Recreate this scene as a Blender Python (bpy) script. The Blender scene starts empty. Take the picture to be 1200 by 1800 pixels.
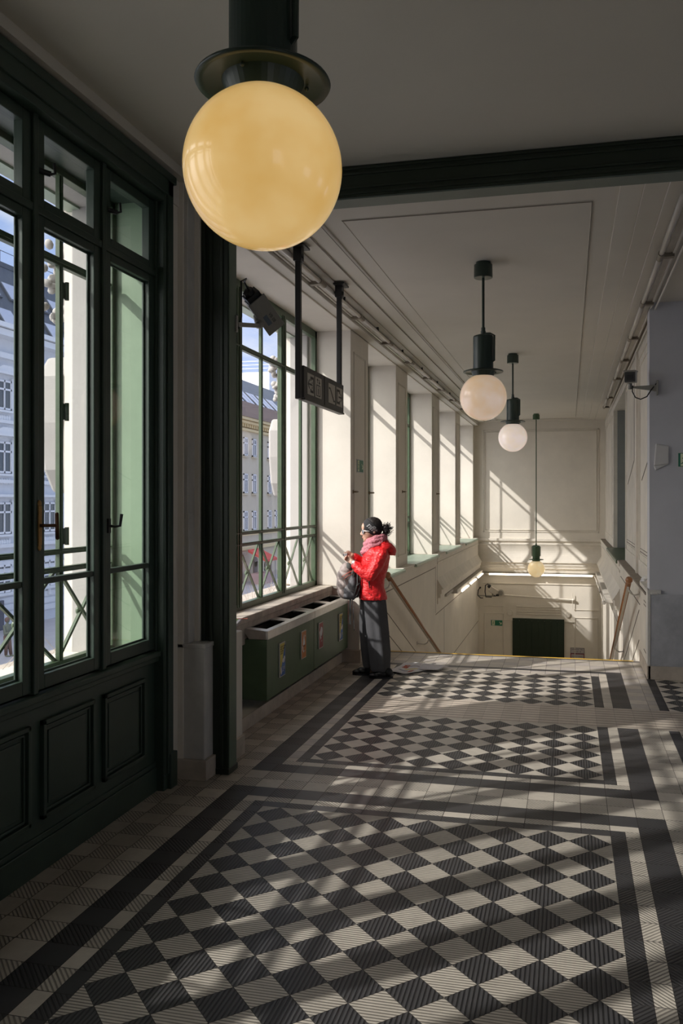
import bpy, bmesh, math, random
from mathutils import Vector, Matrix, Euler
random.seed(7)
S = bpy.context.scene
COL = S.collection
PI = math.pi

# ------------------------------------------------------------ camera
YAW = math.radians(13.0227)
cam_d = bpy.data.cameras.new('camera')
cam = bpy.data.objects.new('camera', cam_d); COL.objects.link(cam)
cam.location = (0, 0, 1.8)
cam.rotation_euler = (PI/2, 0, YAW)
cam_d.sensor_fit = 'HORIZONTAL'; cam_d.sensor_width = 36.0
cam_d.lens = 36.0*1470.05/1200.0
cam_d.shift_x = -60.0/1200.0
cam_d.shift_y = -20.0/1200.0
cam_d.clip_start = 0.05; cam_d.clip_end = 600
S.camera = cam

# ------------------------------------------------------------ light
SUN_DIR = Vector((1.28, 1.0, -1.18)).normalized()
SUN_E = 4.6
SKY_E = 1.25
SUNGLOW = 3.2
EXPOSURE = 0.06
sd = bpy.data.lights.new('sun', 'SUN'); sd.energy = SUN_E; sd.angle = math.radians(0.9); sd.color = (1.0, 0.955, 0.90)
sun = bpy.data.objects.new('sun', sd); COL.objects.link(sun)
sun.rotation_euler = SUN_DIR.to_track_quat('-Z', 'Y').to_euler()
sun.location = (-20, -20, 20)

w = bpy.data.worlds.new('sky'); S.world = w; w.use_nodes = True
nt = w.node_tree; nt.nodes.clear()
def N(nt, t, **k):
    n = nt.nodes.new(t)
    for a, b in k.items(): setattr(n, a, b)
    return n
out = N(nt, 'ShaderNodeOutputWorld'); bg = N(nt, 'ShaderNodeBackground')
tc = N(nt, 'ShaderNodeTexCoord'); sep = N(nt, 'ShaderNodeSeparateXYZ')
nt.links.new(tc.outputs['Generated'], sep.inputs[0])
cr = N(nt, 'ShaderNodeValToRGB')
cr.color_ramp.elements[0].position = 0.0; cr.color_ramp.elements[0].color = (0.60, 0.71, 0.98, 1)
cr.color_ramp.elements[1].position = 0.55; cr.color_ramp.elements[1].color = (0.22, 0.38, 0.80, 1)
nt.links.new(sep.outputs[2], cr.inputs[0])
mp = N(nt, 'ShaderNodeMapping'); mp.inputs['Scale'].default_value = (1.5, 1.5, 5.0); mp.inputs['Location'].default_value = (0.3, 0.1, 0)
nt.links.new(tc.outputs['Generated'], mp.inputs[0])
nz = N(nt, 'ShaderNodeTexNoise'); nz.inputs['Scale'].default_value = 3.0; nz.inputs['Detail'].default_value = 7; nz.inputs['Roughness'].default_value = 0.6
nt.links.new(mp.outputs[0], nz.inputs['Vector'])
cr2 = N(nt, 'ShaderNodeValToRGB'); cr2.color_ramp.elements[0].position = 0.45; cr2.color_ramp.elements[1].position = 0.72
nt.links.new(nz.outputs[0], cr2.inputs[0])
mx = N(nt, 'ShaderNodeMixRGB'); mx.inputs[2].default_value = (0.90, 0.92, 0.98, 1)
nt.links.new(cr2.outputs[0], mx.inputs[0]); nt.links.new(cr.outputs[0], mx.inputs[1])
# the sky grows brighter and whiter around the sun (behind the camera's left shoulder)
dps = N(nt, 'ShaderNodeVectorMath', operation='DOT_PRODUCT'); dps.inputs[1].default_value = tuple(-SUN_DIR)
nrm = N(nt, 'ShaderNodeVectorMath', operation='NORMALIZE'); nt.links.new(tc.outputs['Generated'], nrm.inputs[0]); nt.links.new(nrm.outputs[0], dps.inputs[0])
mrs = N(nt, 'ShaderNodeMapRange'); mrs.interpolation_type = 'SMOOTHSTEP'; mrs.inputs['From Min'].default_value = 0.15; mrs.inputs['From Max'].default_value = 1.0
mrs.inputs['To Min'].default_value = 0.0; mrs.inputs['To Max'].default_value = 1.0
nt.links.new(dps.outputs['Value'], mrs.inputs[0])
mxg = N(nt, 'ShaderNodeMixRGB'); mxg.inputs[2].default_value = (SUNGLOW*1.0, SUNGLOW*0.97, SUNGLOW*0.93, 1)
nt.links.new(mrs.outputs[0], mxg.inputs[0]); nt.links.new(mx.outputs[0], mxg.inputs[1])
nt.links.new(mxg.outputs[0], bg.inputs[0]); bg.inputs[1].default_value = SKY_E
nt.links.new(bg.outputs[0], out.inputs[0])
S.view_settings.view_transform = 'Standard'; S.view_settings.look = 'None'
S.view_settings.exposure = EXPOSURE; S.view_settings.gamma = 1.0
S.view_settings.use_curve_mapping = False
S.cycles.max_bounces = 12; S.cycles.diffuse_bounces = 6; S.cycles.transparent_max_bounces = 24
S.cycles.sample_clamp_indirect = 6.0
S.cycles.caustics_reflective = False; S.cycles.caustics_refractive = False

# ------------------------------------------------------------ materials
MATS = {}
def mat(name, col, rough=0.6, noise=0.0, nscale=6.0, bump=0.0, bscale=60.0, metal=0.0, spec=0.5, emit=None, estr=0.0, dirt=None, coat=0.0):
    if name in MATS: return MATS[name]
    m = bpy.data.materials.new(name); m.use_nodes = True
    t = m.node_tree; p = t.nodes['Principled BSDF']
    p.inputs['Base Color'].default_value = (*col, 1); p.inputs['Roughness'].default_value = rough
    p.inputs['Metallic'].default_value = metal; p.inputs['Specular IOR Level'].default_value = spec
    p.inputs['Coat Weight'].default_value = coat
    tc = N(t, 'ShaderNodeTexCoord')
    if noise > 0:
        n = N(t, 'ShaderNodeTexNoise'); n.inputs['Scale'].default_value = nscale; n.inputs['Detail'].default_value = 8
        n.inputs['Roughness'].default_value = 0.65
        t.links.new(tc.outputs['Object'], n.inputs['Vector'])
        r = N(t, 'ShaderNodeValToRGB'); r.color_ramp.elements[0].position = 0.3; r.color_ramp.elements[1].position = 0.7
        d = dirt if dirt else tuple(c*(1-noise) for c in col)
        r.color_ramp.elements[0].color = (*d, 1)
        r.color_ramp.elements[1].color = (*[min(1, c*(1+noise*0.4)) for c in col], 1)
        t.links.new(n.outputs[0], r.inputs[0]); t.links.new(r.outputs[0], p.inputs['Base Color'])
    if bump > 0:
        n2 = N(t, 'ShaderNodeTexNoise'); n2.inputs['Scale'].default_value = bscale; n2.inputs['Detail'].default_value = 4
        t.links.new(tc.outputs['Object'], n2.inputs['Vector'])
        b = N(t, 'ShaderNodeBump'); b.inputs['Strength'].default_value = bump; b.inputs['Distance'].default_value = 0.01
        t.links.new(n2.outputs[0], b.inputs['Height']); t.links.new(b.outputs[0], p.inputs['Normal'])
    if emit:
        p.inputs['Emission Color'].default_value = (*emit, 1); p.inputs['Emission Strength'].default_value = estr
    MATS[name] = m
    return m

def glass_mat(name, tint=(0.94, 0.94, 0.945), wav=0.0):
    m = bpy.data.materials.new(name); m.use_nodes = True
    t = m.node_tree; t.nodes.clear()
    o = N(t, 'ShaderNodeOutputMaterial'); mixs = N(t, 'ShaderNodeMixShader')
    tr = N(t, 'ShaderNodeBsdfTransparent'); tr.inputs[0].default_value = (*tint, 1)
    gl = N(t, 'ShaderNodeBsdfGlossy'); gl.inputs['Roughness'].default_value = 0.02
    ge = N(t, 'ShaderNodeNewGeometry'); dp = N(t, 'ShaderNodeVectorMath', operation='DOT_PRODUCT')
    t.links.new(ge.outputs['Normal'], dp.inputs[0]); t.links.new(ge.outputs['Incoming'], dp.inputs[1])
    ab = N(t, 'ShaderNodeMath', operation='ABSOLUTE'); t.links.new(dp.outputs['Value'], ab.inputs[0])
    om = N(t, 'ShaderNodeMath', operation='SUBTRACT'); om.inputs[0].default_value = 1.0; t.links.new(ab.outputs[0], om.inputs[1])
    pw = N(t, 'ShaderNodeMath', operation='POWER'); pw.inputs[1].default_value = 5.0; t.links.new(om.outputs[0], pw.inputs[0])
    ma = N(t, 'ShaderNodeMath', operation='MULTIPLY_ADD'); ma.inputs[1].default_value = 0.94; ma.inputs[2].default_value = 0.05; t.links.new(pw.outputs[0], ma.inputs[0])
    t.links.new(ma.outputs[0], mixs.inputs[0]); t.links.new(tr.outputs[0], mixs.inputs[1]); t.links.new(gl.outputs[0], mixs.inputs[2])
    if wav > 0:
        tc = N(t, 'ShaderNodeTexCoord'); n = N(t, 'ShaderNodeTexNoise'); n.inputs['Scale'].default_value = 2.5
        b = N(t, 'ShaderNodeBump'); b.inputs['Strength'].default_value = wav; b.inputs['Distance'].default_value = 0.01
        t.links.new(tc.outputs['Object'], n.inputs['Vector']); t.links.new(n.outputs[0], b.inputs['Height']); t.links.new(b.outputs[0], gl.inputs['Normal'])
    t.links.new(mixs.outputs[0], o.inputs[0])
    MATS[name] = m
    return m

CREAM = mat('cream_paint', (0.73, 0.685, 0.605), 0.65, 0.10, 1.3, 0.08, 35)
CREAM2 = mat('cream_wall_worn', (0.71, 0.665, 0.585), 0.6, 0.16, 2.2, 0.10, 40)
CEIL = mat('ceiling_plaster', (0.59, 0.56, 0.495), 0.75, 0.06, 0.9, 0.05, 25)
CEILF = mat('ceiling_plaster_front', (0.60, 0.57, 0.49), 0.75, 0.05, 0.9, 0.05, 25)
GREYW = mat('pale_grey_paint', (0.56, 0.565, 0.60), 0.65, 0.07, 2.0, 0.06, 40)
SHEET = mat('grey_metal_sheet', (0.46, 0.47, 0.50), 0.45, 0.28, 3.5, 0.05, 18)
STONE = mat('beige_limestone', (0.55, 0.48, 0.40), 0.55, 0.30, 5.0, 0.15, 60)
SILLST = mat('worn_sill_stone', (0.56, 0.49, 0.41), 0.6, 0.35, 9.0, 0.3, 70)
MARBLE = mat('pale_marble', (0.62, 0.60, 0.56), 0.4, 0.22, 3.0, 0.05, 30)
GREEN = mat('dark_green_wood_paint', (0.036, 0.060, 0.044), 0.42, 0.18, 5.0, 0.06, 30)
GREENM = mat('green_iron_paint', (0.058, 0.095, 0.048), 0.4, 0.22, 12.0, 0.05, 60)
GREENL = mat('pale_green_paint', (0.24, 0.345, 0.225), 0.45, 0.12, 3.0, 0.04, 30)
GREENS = mat('green_sill_paint', (0.34, 0.42, 0.33), 0.4, 0.15, 6.0, 0.05, 40)
BEAMG = mat('blackish_green_iron', (0.018, 0.028, 0.016), 0.45, 0.2, 6.0, 0.05, 30)
BEAMU = mat('grey_green_soffit', (0.12, 0.15, 0.13), 0.5, 0.15, 5.0)
EXTW = mat('white_facade_render', (0.40, 0.385, 0.37), 0.8, 0.06, 3.0, 0.15, 60)
JOINT = mat('dark_joint', (0.13, 0.11, 0.09), 0.9)
GLASS = glass_mat('window_glass', wav=0.02)
GLASSB = glass_mat('old_window_glass', (0.86, 0.88, 0.87), wav=0.06)
BLACK = mat('black_metal', (0.015, 0.015, 0.016), 0.45)
DARKGL = mat('dark_grey_metal', (0.045, 0.045, 0.042), 0.5)
STEEL = mat('brushed_steel', (0.62, 0.60, 0.58), 0.33, 0.12, 20.0, metal=1.0)
WOODR = mat('varnished_wood', (0.32, 0.13, 0.045), 0.3, 0.3, 14.0, coat=0.3)
YELLOW = mat('yellow_edge_paint', (0.80, 0.50, 0.05), 0.5, 0.15, 20)
PVC = mat('grey_pvc', (0.50, 0.47, 0.42), 0.5, 0.1, 8)

# ------------------------------------------------------------ mesh helpers
class MB:
    def __init__(s): s.bm = bmesh.new(); s.mi = 0
    def _f(s, vs, mi=None):
        try:
            f = s.bm.faces.new(vs); f.material_index = s.mi if mi is None else mi; return f
        except ValueError: return None
    def box(s, x0, x1, y0, y1, z0, z1):
        if x0 > x1: x0, x1 = x1, x0
        if y0 > y1: y0, y1 = y1, y0
        if z0 > z1: z0, z1 = z1, z0
        v = [s.bm.verts.new(p) for p in ((x0,y0,z0),(x1,y0,z0),(x1,y1,z0),(x0,y1,z0),(x0,y0,z1),(x1,y0,z1),(x1,y1,z1),(x0,y1,z1))]
        for q in ((0,3,2,1),(4,5,6,7),(0,1,5,4),(1,2,6,5),(2,3,7,6),(3,0,4,7)): s._f([v[i] for i in q])
        return s
    def obox(s, c, sx, sy, sz, R=None):
        R = R or Matrix.Identity(3); c = Vector(c)
        v = [s.bm.verts.new(c + R @ Vector((a*sx/2, b*sy/2, d*sz/2))) for a, b, d in ((-1,-1,-1),(1,-1,-1),(1,1,-1),(-1,1,-1),(-1,-1,1),(1,-1,1),(1,1,1),(-1,1,1))]
        for q in ((0,3,2,1),(4,5,6,7),(0,1,5,4),(1,2,6,5),(2,3,7,6),(3,0,4,7)): s._f([v[i] for i in q])
        return s
    def bar(s, p0, p1, w, h=None):
        p0 = Vector(p0); p1 = Vector(p1); d = p1-p0; L = d.length
        q = d.to_track_quat('Z', 'Y').to_matrix()
        return s.obox((p0+p1)/2, w, h or w, L, q)
    def cyl(s, p0, p1, r, r2=None, n=16, caps=True):
        p0 = Vector(p0); p1 = Vector(p1); r2 = r if r2 is None else r2
        q = (p1-p0).to_track_quat('Z', 'Y').to_matrix()
        a = []; b = []
        for i in range(n):
            t = 2*PI*i/n; u = q @ Vector((math.cos(t), math.sin(t), 0))
            a.append(s.bm.verts.new(p0+u*r)); b.append(s.bm.verts.new(p1+u*r2))
        for i in range(n): s._f([a[i], a[(i+1)%n], b[(i+1)%n], b[i]])
        if caps: s._f(a[::-1]); s._f(b)
        return s
    def lathe(s, c, prof, n=40, axis='Z'):
        c = Vector(c); rings = []
        for r, z in prof:
            if r < 1e-5: rings.append([s.bm.verts.new(c+Vector((0,0,z)))]); continue
            rings.append([s.bm.verts.new(c+Vector((r*math.cos(2*PI*i/n), r*math.sin(2*PI*i/n), z))) for i in range(n)])
        for a, b in zip(rings, rings[1:]):
            for i in range(n):
                j = (i+1) % n
                if len(a) == 1 and len(b) == 1: continue
                if len(a) == 1: s._f([a[0], b[i], b[j]])
                elif len(b) == 1: s._f([a[i], b[0], a[j]])
                else: s._f([a[i], b[i], b[j], a[j]])
        return s
    def ell(s, c, r, R=None, nu=24, nv=14):
        c = Vector(c); R = R or Matrix.Identity(3)
        if not hasattr(r, '__len__'): r = (r, r, r)
        rings = []
        for j in range(nv+1):
            ph = PI*j/nv
            if j in (0, nv): rings.append([s.bm.verts.new(c+R@Vector((0,0,r[2]*math.cos(ph))))]); continue
            rings.append([s.bm.verts.new(c+R@Vector((r[0]*math.sin(ph)*math.cos(2*PI*i/nu), r[1]*math.sin(ph)*math.sin(2*PI*i/nu), r[2]*math.cos(ph)))) for i in range(nu)])
        for a, b in zip(rings, rings[1:]):
            for i in range(nu):
                j = (i+1) % nu
                if len(a) == 1: s._f([a[0], b[i], b[j]])
                elif len(b) == 1: s._f([a[i], b[0], a[j]])
                else: s._f([a[i], b[i], b[j], a[j]])
        return s
    def cap(s, p0, r0, p1, r1, n=12):      # tapered capsule
        s.cyl(p0, p1, r0, r1, n); s.ell(p0, r0, nu=n, nv=8); s.ell(p1, r1, nu=n, nv=8); return s
    def chain(s, pts):
        for (p, r), (q, t) in zip(pts, pts[1:]): s.cap(p, r, q, t)
        return s
    def tube(s, pts, r, n=10, closed=False):
        pts = [Vector(p) for p in pts]; rings = []
        rr = r if hasattr(r, '__len__') else [r]*len(pts)
        up = None
        for i, p in enumerate(pts):
            if closed: d = pts[(i+1) % len(pts)]-pts[i-1]
            else: d = (pts[min(i+1, len(pts)-1)]-pts[max(i-1, 0)])
            d.normalize()
            if up is None:
                up = Vector((0,0,1)) if abs(d.z) < .9 else Vector((1,0,0))
            a = d.cross(up).normalized(); up = a.cross(d).normalized()
            rings.append([s.bm.verts.new(p+(a*math.cos(2*PI*k/n)+up*math.sin(2*PI*k/n))*rr[i]) for k in range(n)])
        m = len(rings)
        for i in range(m if closed else m-1):
            a, b = rings[i], rings[(i+1) % m]
            for k in range(n): s._f([a[k], a[(k+1)%n], b[(k+1)%n], b[k]])
        if not closed: s._f(rings[0][::-1]); s._f(rings[-1])
        return s
    def prism(s, poly, axis, a0, a1):
        """poly: 2D points; axis 'x': (y,z), 'y': (x,z), 'z': (x,y)"""
        def P(u, v, a): return {'x': (a, u, v), 'y': (u, a, v), 'z': (u, v, a)}[axis]
        a = [s.bm.verts.new(P(u, v, a0)) for u, v in poly]; b = [s.bm.verts.new(P(u, v, a1)) for u, v in poly]
        n = len(poly)
        for i in range(n): s._f([a[i], a[(i+1)%n], b[(i+1)%n], b[i]])
        s._f(a[::-1]); s._f(b); return s
    def grid(s, fn, nu, nv, closed_u=False):
        vs = [[s.bm.verts.new(fn(i/(nu if closed_u else nu-1), j/(nv-1))) for i in range(nu)] for j in range(nv)]
        for j in range(nv-1):
            for i in range(nu if closed_u else nu-1):
                s._f([vs[j][i], vs[j][(i+1)%nu], vs[j+1][(i+1)%nu], vs[j+1][i]])
        return vs

ORG = {}
def obj(name, mb, m=None, parent=None, bevel=0, smooth=False, seg=2, recalc=True):
    bm = mb.bm if isinstance(mb, MB) else mb
    if recalc: bmesh.ops.recalc_face_normals(bm, faces=bm.faces[:])
    me = bpy.data.meshes.new(name)
    o = bpy.data.objects.new(name, me)
    org = Vector((0,0,0))
    if parent is not None: org = ORG.get(parent.name, Vector((0,0,0)))
    if org.length > 0:
        for v in bm.verts: v.co -= org
    ORG[o.name] = org
    bm.to_mesh(me); bm.free()
    ms = m if isinstance(m, (list, tuple)) else [m]
    for x in ms:
        if x: me.materials.append(x)
    if smooth:
        for p in me.polygons: p.use_smooth = True
    COL.objects.link(o)
    if parent is not None: o.parent = parent
    if bevel > 0:
        b = o.modifiers.new('bevel', 'BEVEL'); b.width = bevel; b.segments = seg; b.limit_method = 'ANGLE'; b.angle_limit = 0.7
    return o
def thing(name, label, cat, loc=(0,0,0), group=None):
    o = bpy.data.objects.new(name, None); COL.objects.link(o); o.location = loc; o.empty_display_size = 0.1
    ORG[o.name] = Vector(loc); o['label'] = label; o['category'] = cat
    if group: o['group'] = group
    return o
def tag(o, label, cat, group=None, kind=None):
    o['label'] = label; o['category'] = cat
    if group: o['group'] = group
    if kind: o['kind'] = kind
    return o
def struct(name, mb, m, parent=None, **k):
    o = obj(name, mb, m, parent, **k)
    if parent is None: o['kind'] = 'structure'
    return o
def sempty(name, loc=(0,0,0)):
    o = bpy.data.objects.new(name, None); COL.objects.link(o); o.location = loc; ORG[o.name] = Vector(loc); o['kind'] = 'structure'
    return o
def dup(o, loc, rot=None, label=None):
    r = o.copy(); COL.objects.link(r); r.location = loc
    if rot: r.rotation_euler = rot
    if label: r['label'] = label
    for ch in list(o.children):
        c = ch.copy(); COL.objects.link(c); c.parent = r
        for g in ch.children:
            d = g.copy(); COL.objects.link(d); d.parent = c
    return r
def text_mb(body, size, M, thick=0.0008, outline=0.0, shear=0.0, fn=None, align='CENTER'):
    """MB of real letters; M maps (x right, y up, z out) to world; fn optional extra mapping"""
    cu = bpy.data.curves.new('t', 'FONT'); cu.body = body; cu.size = size; cu.align_x = align; cu.align_y = 'CENTER'
    cu.shear = shear; cu.resolution_u = 3; cu.space_line = 0.9
    if outline > 0: cu.fill_mode = 'NONE'; cu.bevel_depth = outline; cu.bevel_resolution = 1
    else: cu.extrude = thick/2
    o = bpy.data.objects.new('t', cu); COL.objects.link(o)
    dg = bpy.context.evaluated_depsgraph_get(); dg.update()
    me = bpy.data.meshes.new_from_object(o.evaluated_get(dg))
    bpy.data.objects.remove(o); bpy.data.curves.remove(cu)
    mb = MB(); mb.bm.from_mesh(me); bpy.data.meshes.remove(me)
    for v in mb.bm.verts: v.co = fn(v.co) if fn else M @ v.co
    return mb
def frameM(o, xdir, ydir):
    x = Vector(xdir).normalized(); y = Vector(ydir).normalized(); z = x.cross(y)
    return Matrix(((x.x, y.x, z.x, o[0]), (x.y, y.y, z.y, o[1]), (x.z, y.z, z.z, o[2]), (0,0,0,1)))

# ============================================================ FLOOR
T = 0.1535; D = 0.2195
def tile_mat(name, col, dirv=None, period=0.0165, depth=0.6, rough=0.42, duty=0.5):
    m = bpy.data.materials.new(name); m.use_nodes = True
    t = m.node_tree; p = t.nodes['Principled BSDF']; L = t.links.new
    p.inputs['Roughness'].default_value = rough
    at = N(t, 'ShaderNodeAttribute'); at.attribute_name = 'tv'
    tc = N(t, 'ShaderNodeTexCoord')
    nz = N(t, 'ShaderNodeTexNoise'); nz.inputs['Scale'].default_value = 9; nz.inputs['Detail'].default_value = 8; nz.inputs['Roughness'].default_value = 0.7
    L(tc.outputs['Object'], nz.inputs['Vector'])
    mr = N(t, 'ShaderNodeMapRange'); mr.inputs['From Min'].default_value = 0.3; mr.inputs['From Max'].default_value = 0.7
    mr.inputs['To Min'].default_value = 0.84; mr.inputs['To Max'].default_value = 1.08
    L(nz.outputs[0], mr.inputs[0])
    mul = N(t, 'ShaderNodeMath', operation='MULTIPLY'); L(mr.outputs[0], mul.inputs[0]); L(at.outputs['Fac'], mul.inputs[1])
    last = mul.outputs[0]
    if dirv:
        dp = N(t, 'ShaderNodeVectorMath', operation='DOT_PRODUCT'); dp.inputs[1].default_value = (dirv[0]/period*2*PI, dirv[1]/period*2*PI, 0)
        L(tc.outputs['Object'], dp.inputs[0])
        sn = N(t, 'ShaderNodeMath', operation='SINE'); L(dp.outputs['Value'], sn.inputs[0])
        m2 = N(t, 'ShaderNodeMapRange'); m2.interpolation_type = 'SMOOTHSTEP'
        m2.inputs['From Min'].default_value = -0.75; m2.inputs['From Max'].default_value = -0.05+duty*0.4; m2.inputs['To Min'].default_value = 0; m2.inputs['To Max'].default_value = 1
        L(sn.outputs[0], m2.inputs[0])
        m3 = N(t, 'ShaderNodeMapRange'); m3.inputs['To Min'].default_value = 1-depth; m3.inputs['To Max'].default_value = 1.0
        L(m2.outputs[0], m3.inputs[0])
        mm = N(t, 'ShaderNodeMath', operation='MULTIPLY'); L(last, mm.inputs[0]); L(m3.outputs[0], mm.inputs[1]); last = mm.outputs[0]
        b = N(t, 'ShaderNodeBump'); b.inputs['Strength'].default_value = 0.8; b.inputs['Distance'].default_value = 0.0025
        L(m2.outputs[0], b.inputs['Height']); L(b.outputs[0], p.inputs['Normal'])
    vm = N(t, 'ShaderNodeVectorMath', operation='SCALE'); vm.inputs[0].default_value = col
    L(last, vm.inputs['Scale']); L(vm.outputs[0], p.inputs['Base Color'])
    return m
LC = (0.50, 0.45, 0.385); DC = (0.042, 0.040, 0.042)
q = math.sqrt(.5)
FM = [mat('floor_grout', (0.06, 0.055, 0.05), 0.9),
      tile_mat('tile_light_plain', LC), tile_mat('tile_light_across', LC, (0, 1), depth=0.62),
      tile_mat('tile_light_diagonal', LC, (q, q), depth=0.55), tile_mat('tile_light_diagonal_b', LC, (q, -q), depth=0.55),
      tile_mat('tile_dark_plain', DC), tile_mat('tile_dark_along', (0.052, 0.050, 0.052), (1, 0), depth=0.75, period=0.0175),
      tile_mat('tile_dark_diagonal', DC, (q, q), depth=0.6), tile_mat('tile_dark_diagonal_b', DC, (q, -q), depth=0.6),
      tile_mat('tile_tactile', (0.50, 0.43, 0.36), (0, 1), period=0.078, depth=0.45, duty=0.2),
      tile_mat('tile_step_edge', (0.16, 0.145, 0.13)), tile_mat('tile_light_worn', (0.42, 0.38, 0.35))]
fl = MB(); FB = fl.bm; TV = FB.loops.layers.float_color.new('tv')
def poly(pts, mi, var=0.12, z=0.0):
    # shrink toward centroid for grout
    n = len(pts)
    if n < 3: return
    ar = sum(pts[i][0]*pts[(i+1)%n][1]-pts[(i+1)%n][0]*pts[i][1] for i in range(n))/2
    if abs(ar) < 4e-4: return
    cx = sum(p[0] for p in pts)/n; cy = sum(p[1] for p in pts)/n
    R = max(math.hypot(p[0]-cx, p[1]-cy) for p in pts); k = 1-0.0014/R*1.5
    f = fl._f([FB.verts.new((cx+(p[0]-cx)*k, cy+(p[1]-cy)*k, z)) for p in pts], mi)
    if f:
        v = 1 + random.uniform(-var, var)
        for l in f.loops: l[TV] = (v, v, v, 1)
def clip(pts, x0, x1, y0, y1):
    for ax, lim, sg in ((0, x0, 1), (0, x1, -1), (1, y0, 1), (1, y1, -1)):
        o = []
        for i in range(len(pts)):
            a, b = pts[i], pts[(i+1) % len(pts)]
            ia = (a[ax]-lim)*sg >= -1e-9; ib = (b[ax]-lim)*sg >= -1e-9
            if ia: o.append(a)
            if ia != ib:
                t = (lim-a[ax])/(b[ax]-a[ax]); o.append((a[0]+(b[0]-a[0])*t, a[1]+(b[1]-a[1])*t))
        pts = o
        if not pts: return []
    return pts
def field(x0, x1, y0, y1, cx, cy, light):
    nx0 = int((x0-cx)/D)-2; nx1 = int((x1-cx)/D)+3; ny0 = int((y0-cy)/D)-2; ny1 = int((y1-cy)/D)+3
    for i in range(nx0, nx1):
        for j in range(ny0, ny1):
            for k in (0, 1):
                X = cx+(i+.5*k)*D; Y = cy+(j+.5*k)*D; h = D/2
                pts = clip([(X-h, Y), (X, Y-h), (X+h, Y), (X, Y+h)], x0, x1, y0, y1)
                if pts: poly(pts, (6, light)[k], 0.10)
def rect(x0, x1, y0, y1, kinds, tx=T, ty=T, gx=0.2175, gy=4.962, alt=True, var=0.12):
    """grid-cut rectangle; kinds = list of material ids chosen by parity"""
    xs = [x0]; k = math.floor((x0-gx)/tx)+1
    while gx+k*tx < x1-0.004:
        if gx+k*tx > x0+0.004: xs.append(gx+k*tx)
        k += 1
    xs.append(x1)
    ys = [y0]; k = math.floor((y0-gy)/ty)+1
    while gy+k*ty < y1-0.004:
        if gy+k*ty > y0+0.004: ys.append(gy+k*ty)
        k += 1
    ys.append(y1)
    for i in range(len(xs)-1):
        for j in range(len(ys)-1):
            I = math.floor(((xs[i]+xs[i+1])/2-gx)/tx); J = math.floor(((ys[j]+ys[j+1])/2-gy)/ty)
            poly([(xs[i], ys[j]), (xs[i+1], ys[j]), (xs[i+1], ys[j+1]), (xs[i], ys[j+1])], kinds[(I+J) % len(kinds)], var)
XL = [-2.53, -2.07, -1.915, -1.835, -1.7585]; XR = [0.2175, 0.295, 0.372, 0.526]
YB = -2.6; XE = 2.9
LT = [1, 3]; LT2 = [2, 1]; DT = [7, 5]; DT2 = [7, 8]; LH = [3, 4]
GL = -2.07
# left margin
rect(XL[0], XL[1], YB, 9.7, LT, gx=GL, gy=3.331)
# left bands of field 1
rect(XL[1], XL[2], YB, 4.962, DT, gx=GL, gy=3.331); rect(XL[2], XL[3], YB, 4.732, LT, gx=GL, gy=3.331); rect(XL[3], XL[4], YB, 4.655, DT, gx=GL, gy=3.331)
# top of field 1
rect(XL[3], XR[1], 4.655, 4.732, DT); rect(XL[2], XR[2], 4.732, 4.808, LT); rect(XL[2], XR[2], 4.808, 4.962, DT)
field(XL[4], XR[0], YB, 4.655, 0.107, 4.542, 2)
rect(XR[0], XR[1], YB, 4.655, DT2, gy=4.655); rect(XR[1], XR[2], YB, 4.732, LH, gy=4.655); rect(XR[2], XR[3], YB, 4.962, DT2, gy=4.655)
rect(XR[3], 0.759, YB, 4.962, LH, gy=4.655)
rect(0.759, 0.836, YB, 4.732, DT2); rect(0.836, XE, 4.655, 4.732, DT); rect(0.759, XE, 4.732, 4.962, LT)
field(0.836, XE, YB, 4.655, 0.836+D/2, 4.542, 2)
# rows between
rect(XL[1], XE, 4.962, 5.268, LT)
# bottom of field 2
rect(XL[1], XR[3], 5.268, 5.421, DT); rect(XL[2], XR[2], 5.421, 5.498, LT); rect(XL[3], XR[1], 5.498, 5.575, DT)
rect(XR[3], XE, 5.268, 5.498, LT); rect(0.759, XE, 5.498, 5.575, DT)
rect(XR[3], 0.759, 5.498, 6.885, LT, gy=5.575); rect(0.759, 0.836, 5.575, 6.885, DT)
field(XL[4], XR[0], 5.575, 6.885, 0.107, 6.774, 1); field(0.836, XE, 5.575, 6.885, 0.836+D/2, 6.774, 1)
rect(XR[0], XR[1], 5.575, 6.885, DT, gy=5.575); rect(XR[1], XR[2], 5.498, 6.885, [1, 1], gy=5.575); rect(XR[2], XR[3], 5.421, 6.885, DT, gy=5.575)
# left bands from field 2 on
rect(XL[1], XL[2], 5.421, 9.09, DT, gx=GL); rect(XL[2], XL[3], 5.498, 9.0, [1, 11], gx=GL); rect(XL[3], XL[4], 5.575, 9.0, DT, gx=GL)
# tactile zone
rect(XL[4], XE, 6.885, 7.53, [9], ty=2.0, gy=6.885)
# field 3
field(XL[4], XR[0], 7.53, 8.85, 0.107, 8.722, 1); field(0.836, XE, 7.53, 8.85, 0.836+D/2, 8.722, 1)
rect(XR[0], XR[1], 7.53, 8.85, DT); rect(XR[1], XR[2], 7.53, 9.0, [1, 1]); rect(XR[2], XR[3], 7.53, 9.09, DT); rect(XR[3], 0.759, 7.53, 9.09, [1, 11]); rect(0.759, 0.836, 7.53, 8.85, DT)
rect(XL[4], XR[1], 8.85, 9.0, [1, 11], ty=.075); rect(XL[2], XR[2], 9.0, 9.09, DT)
rect(XL[1], 0.9, 9.09, 9.70, [1, 11, 1], ty=0.1525, gy=9.09)
for k in range(22): poly([(-2.40+k*T, 9.70), (-2.40+(k+1)*T, 9.70), (-2.40+(k+1)*T, 9.775), (-2.40+k*T, 9.775)], 10)
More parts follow.
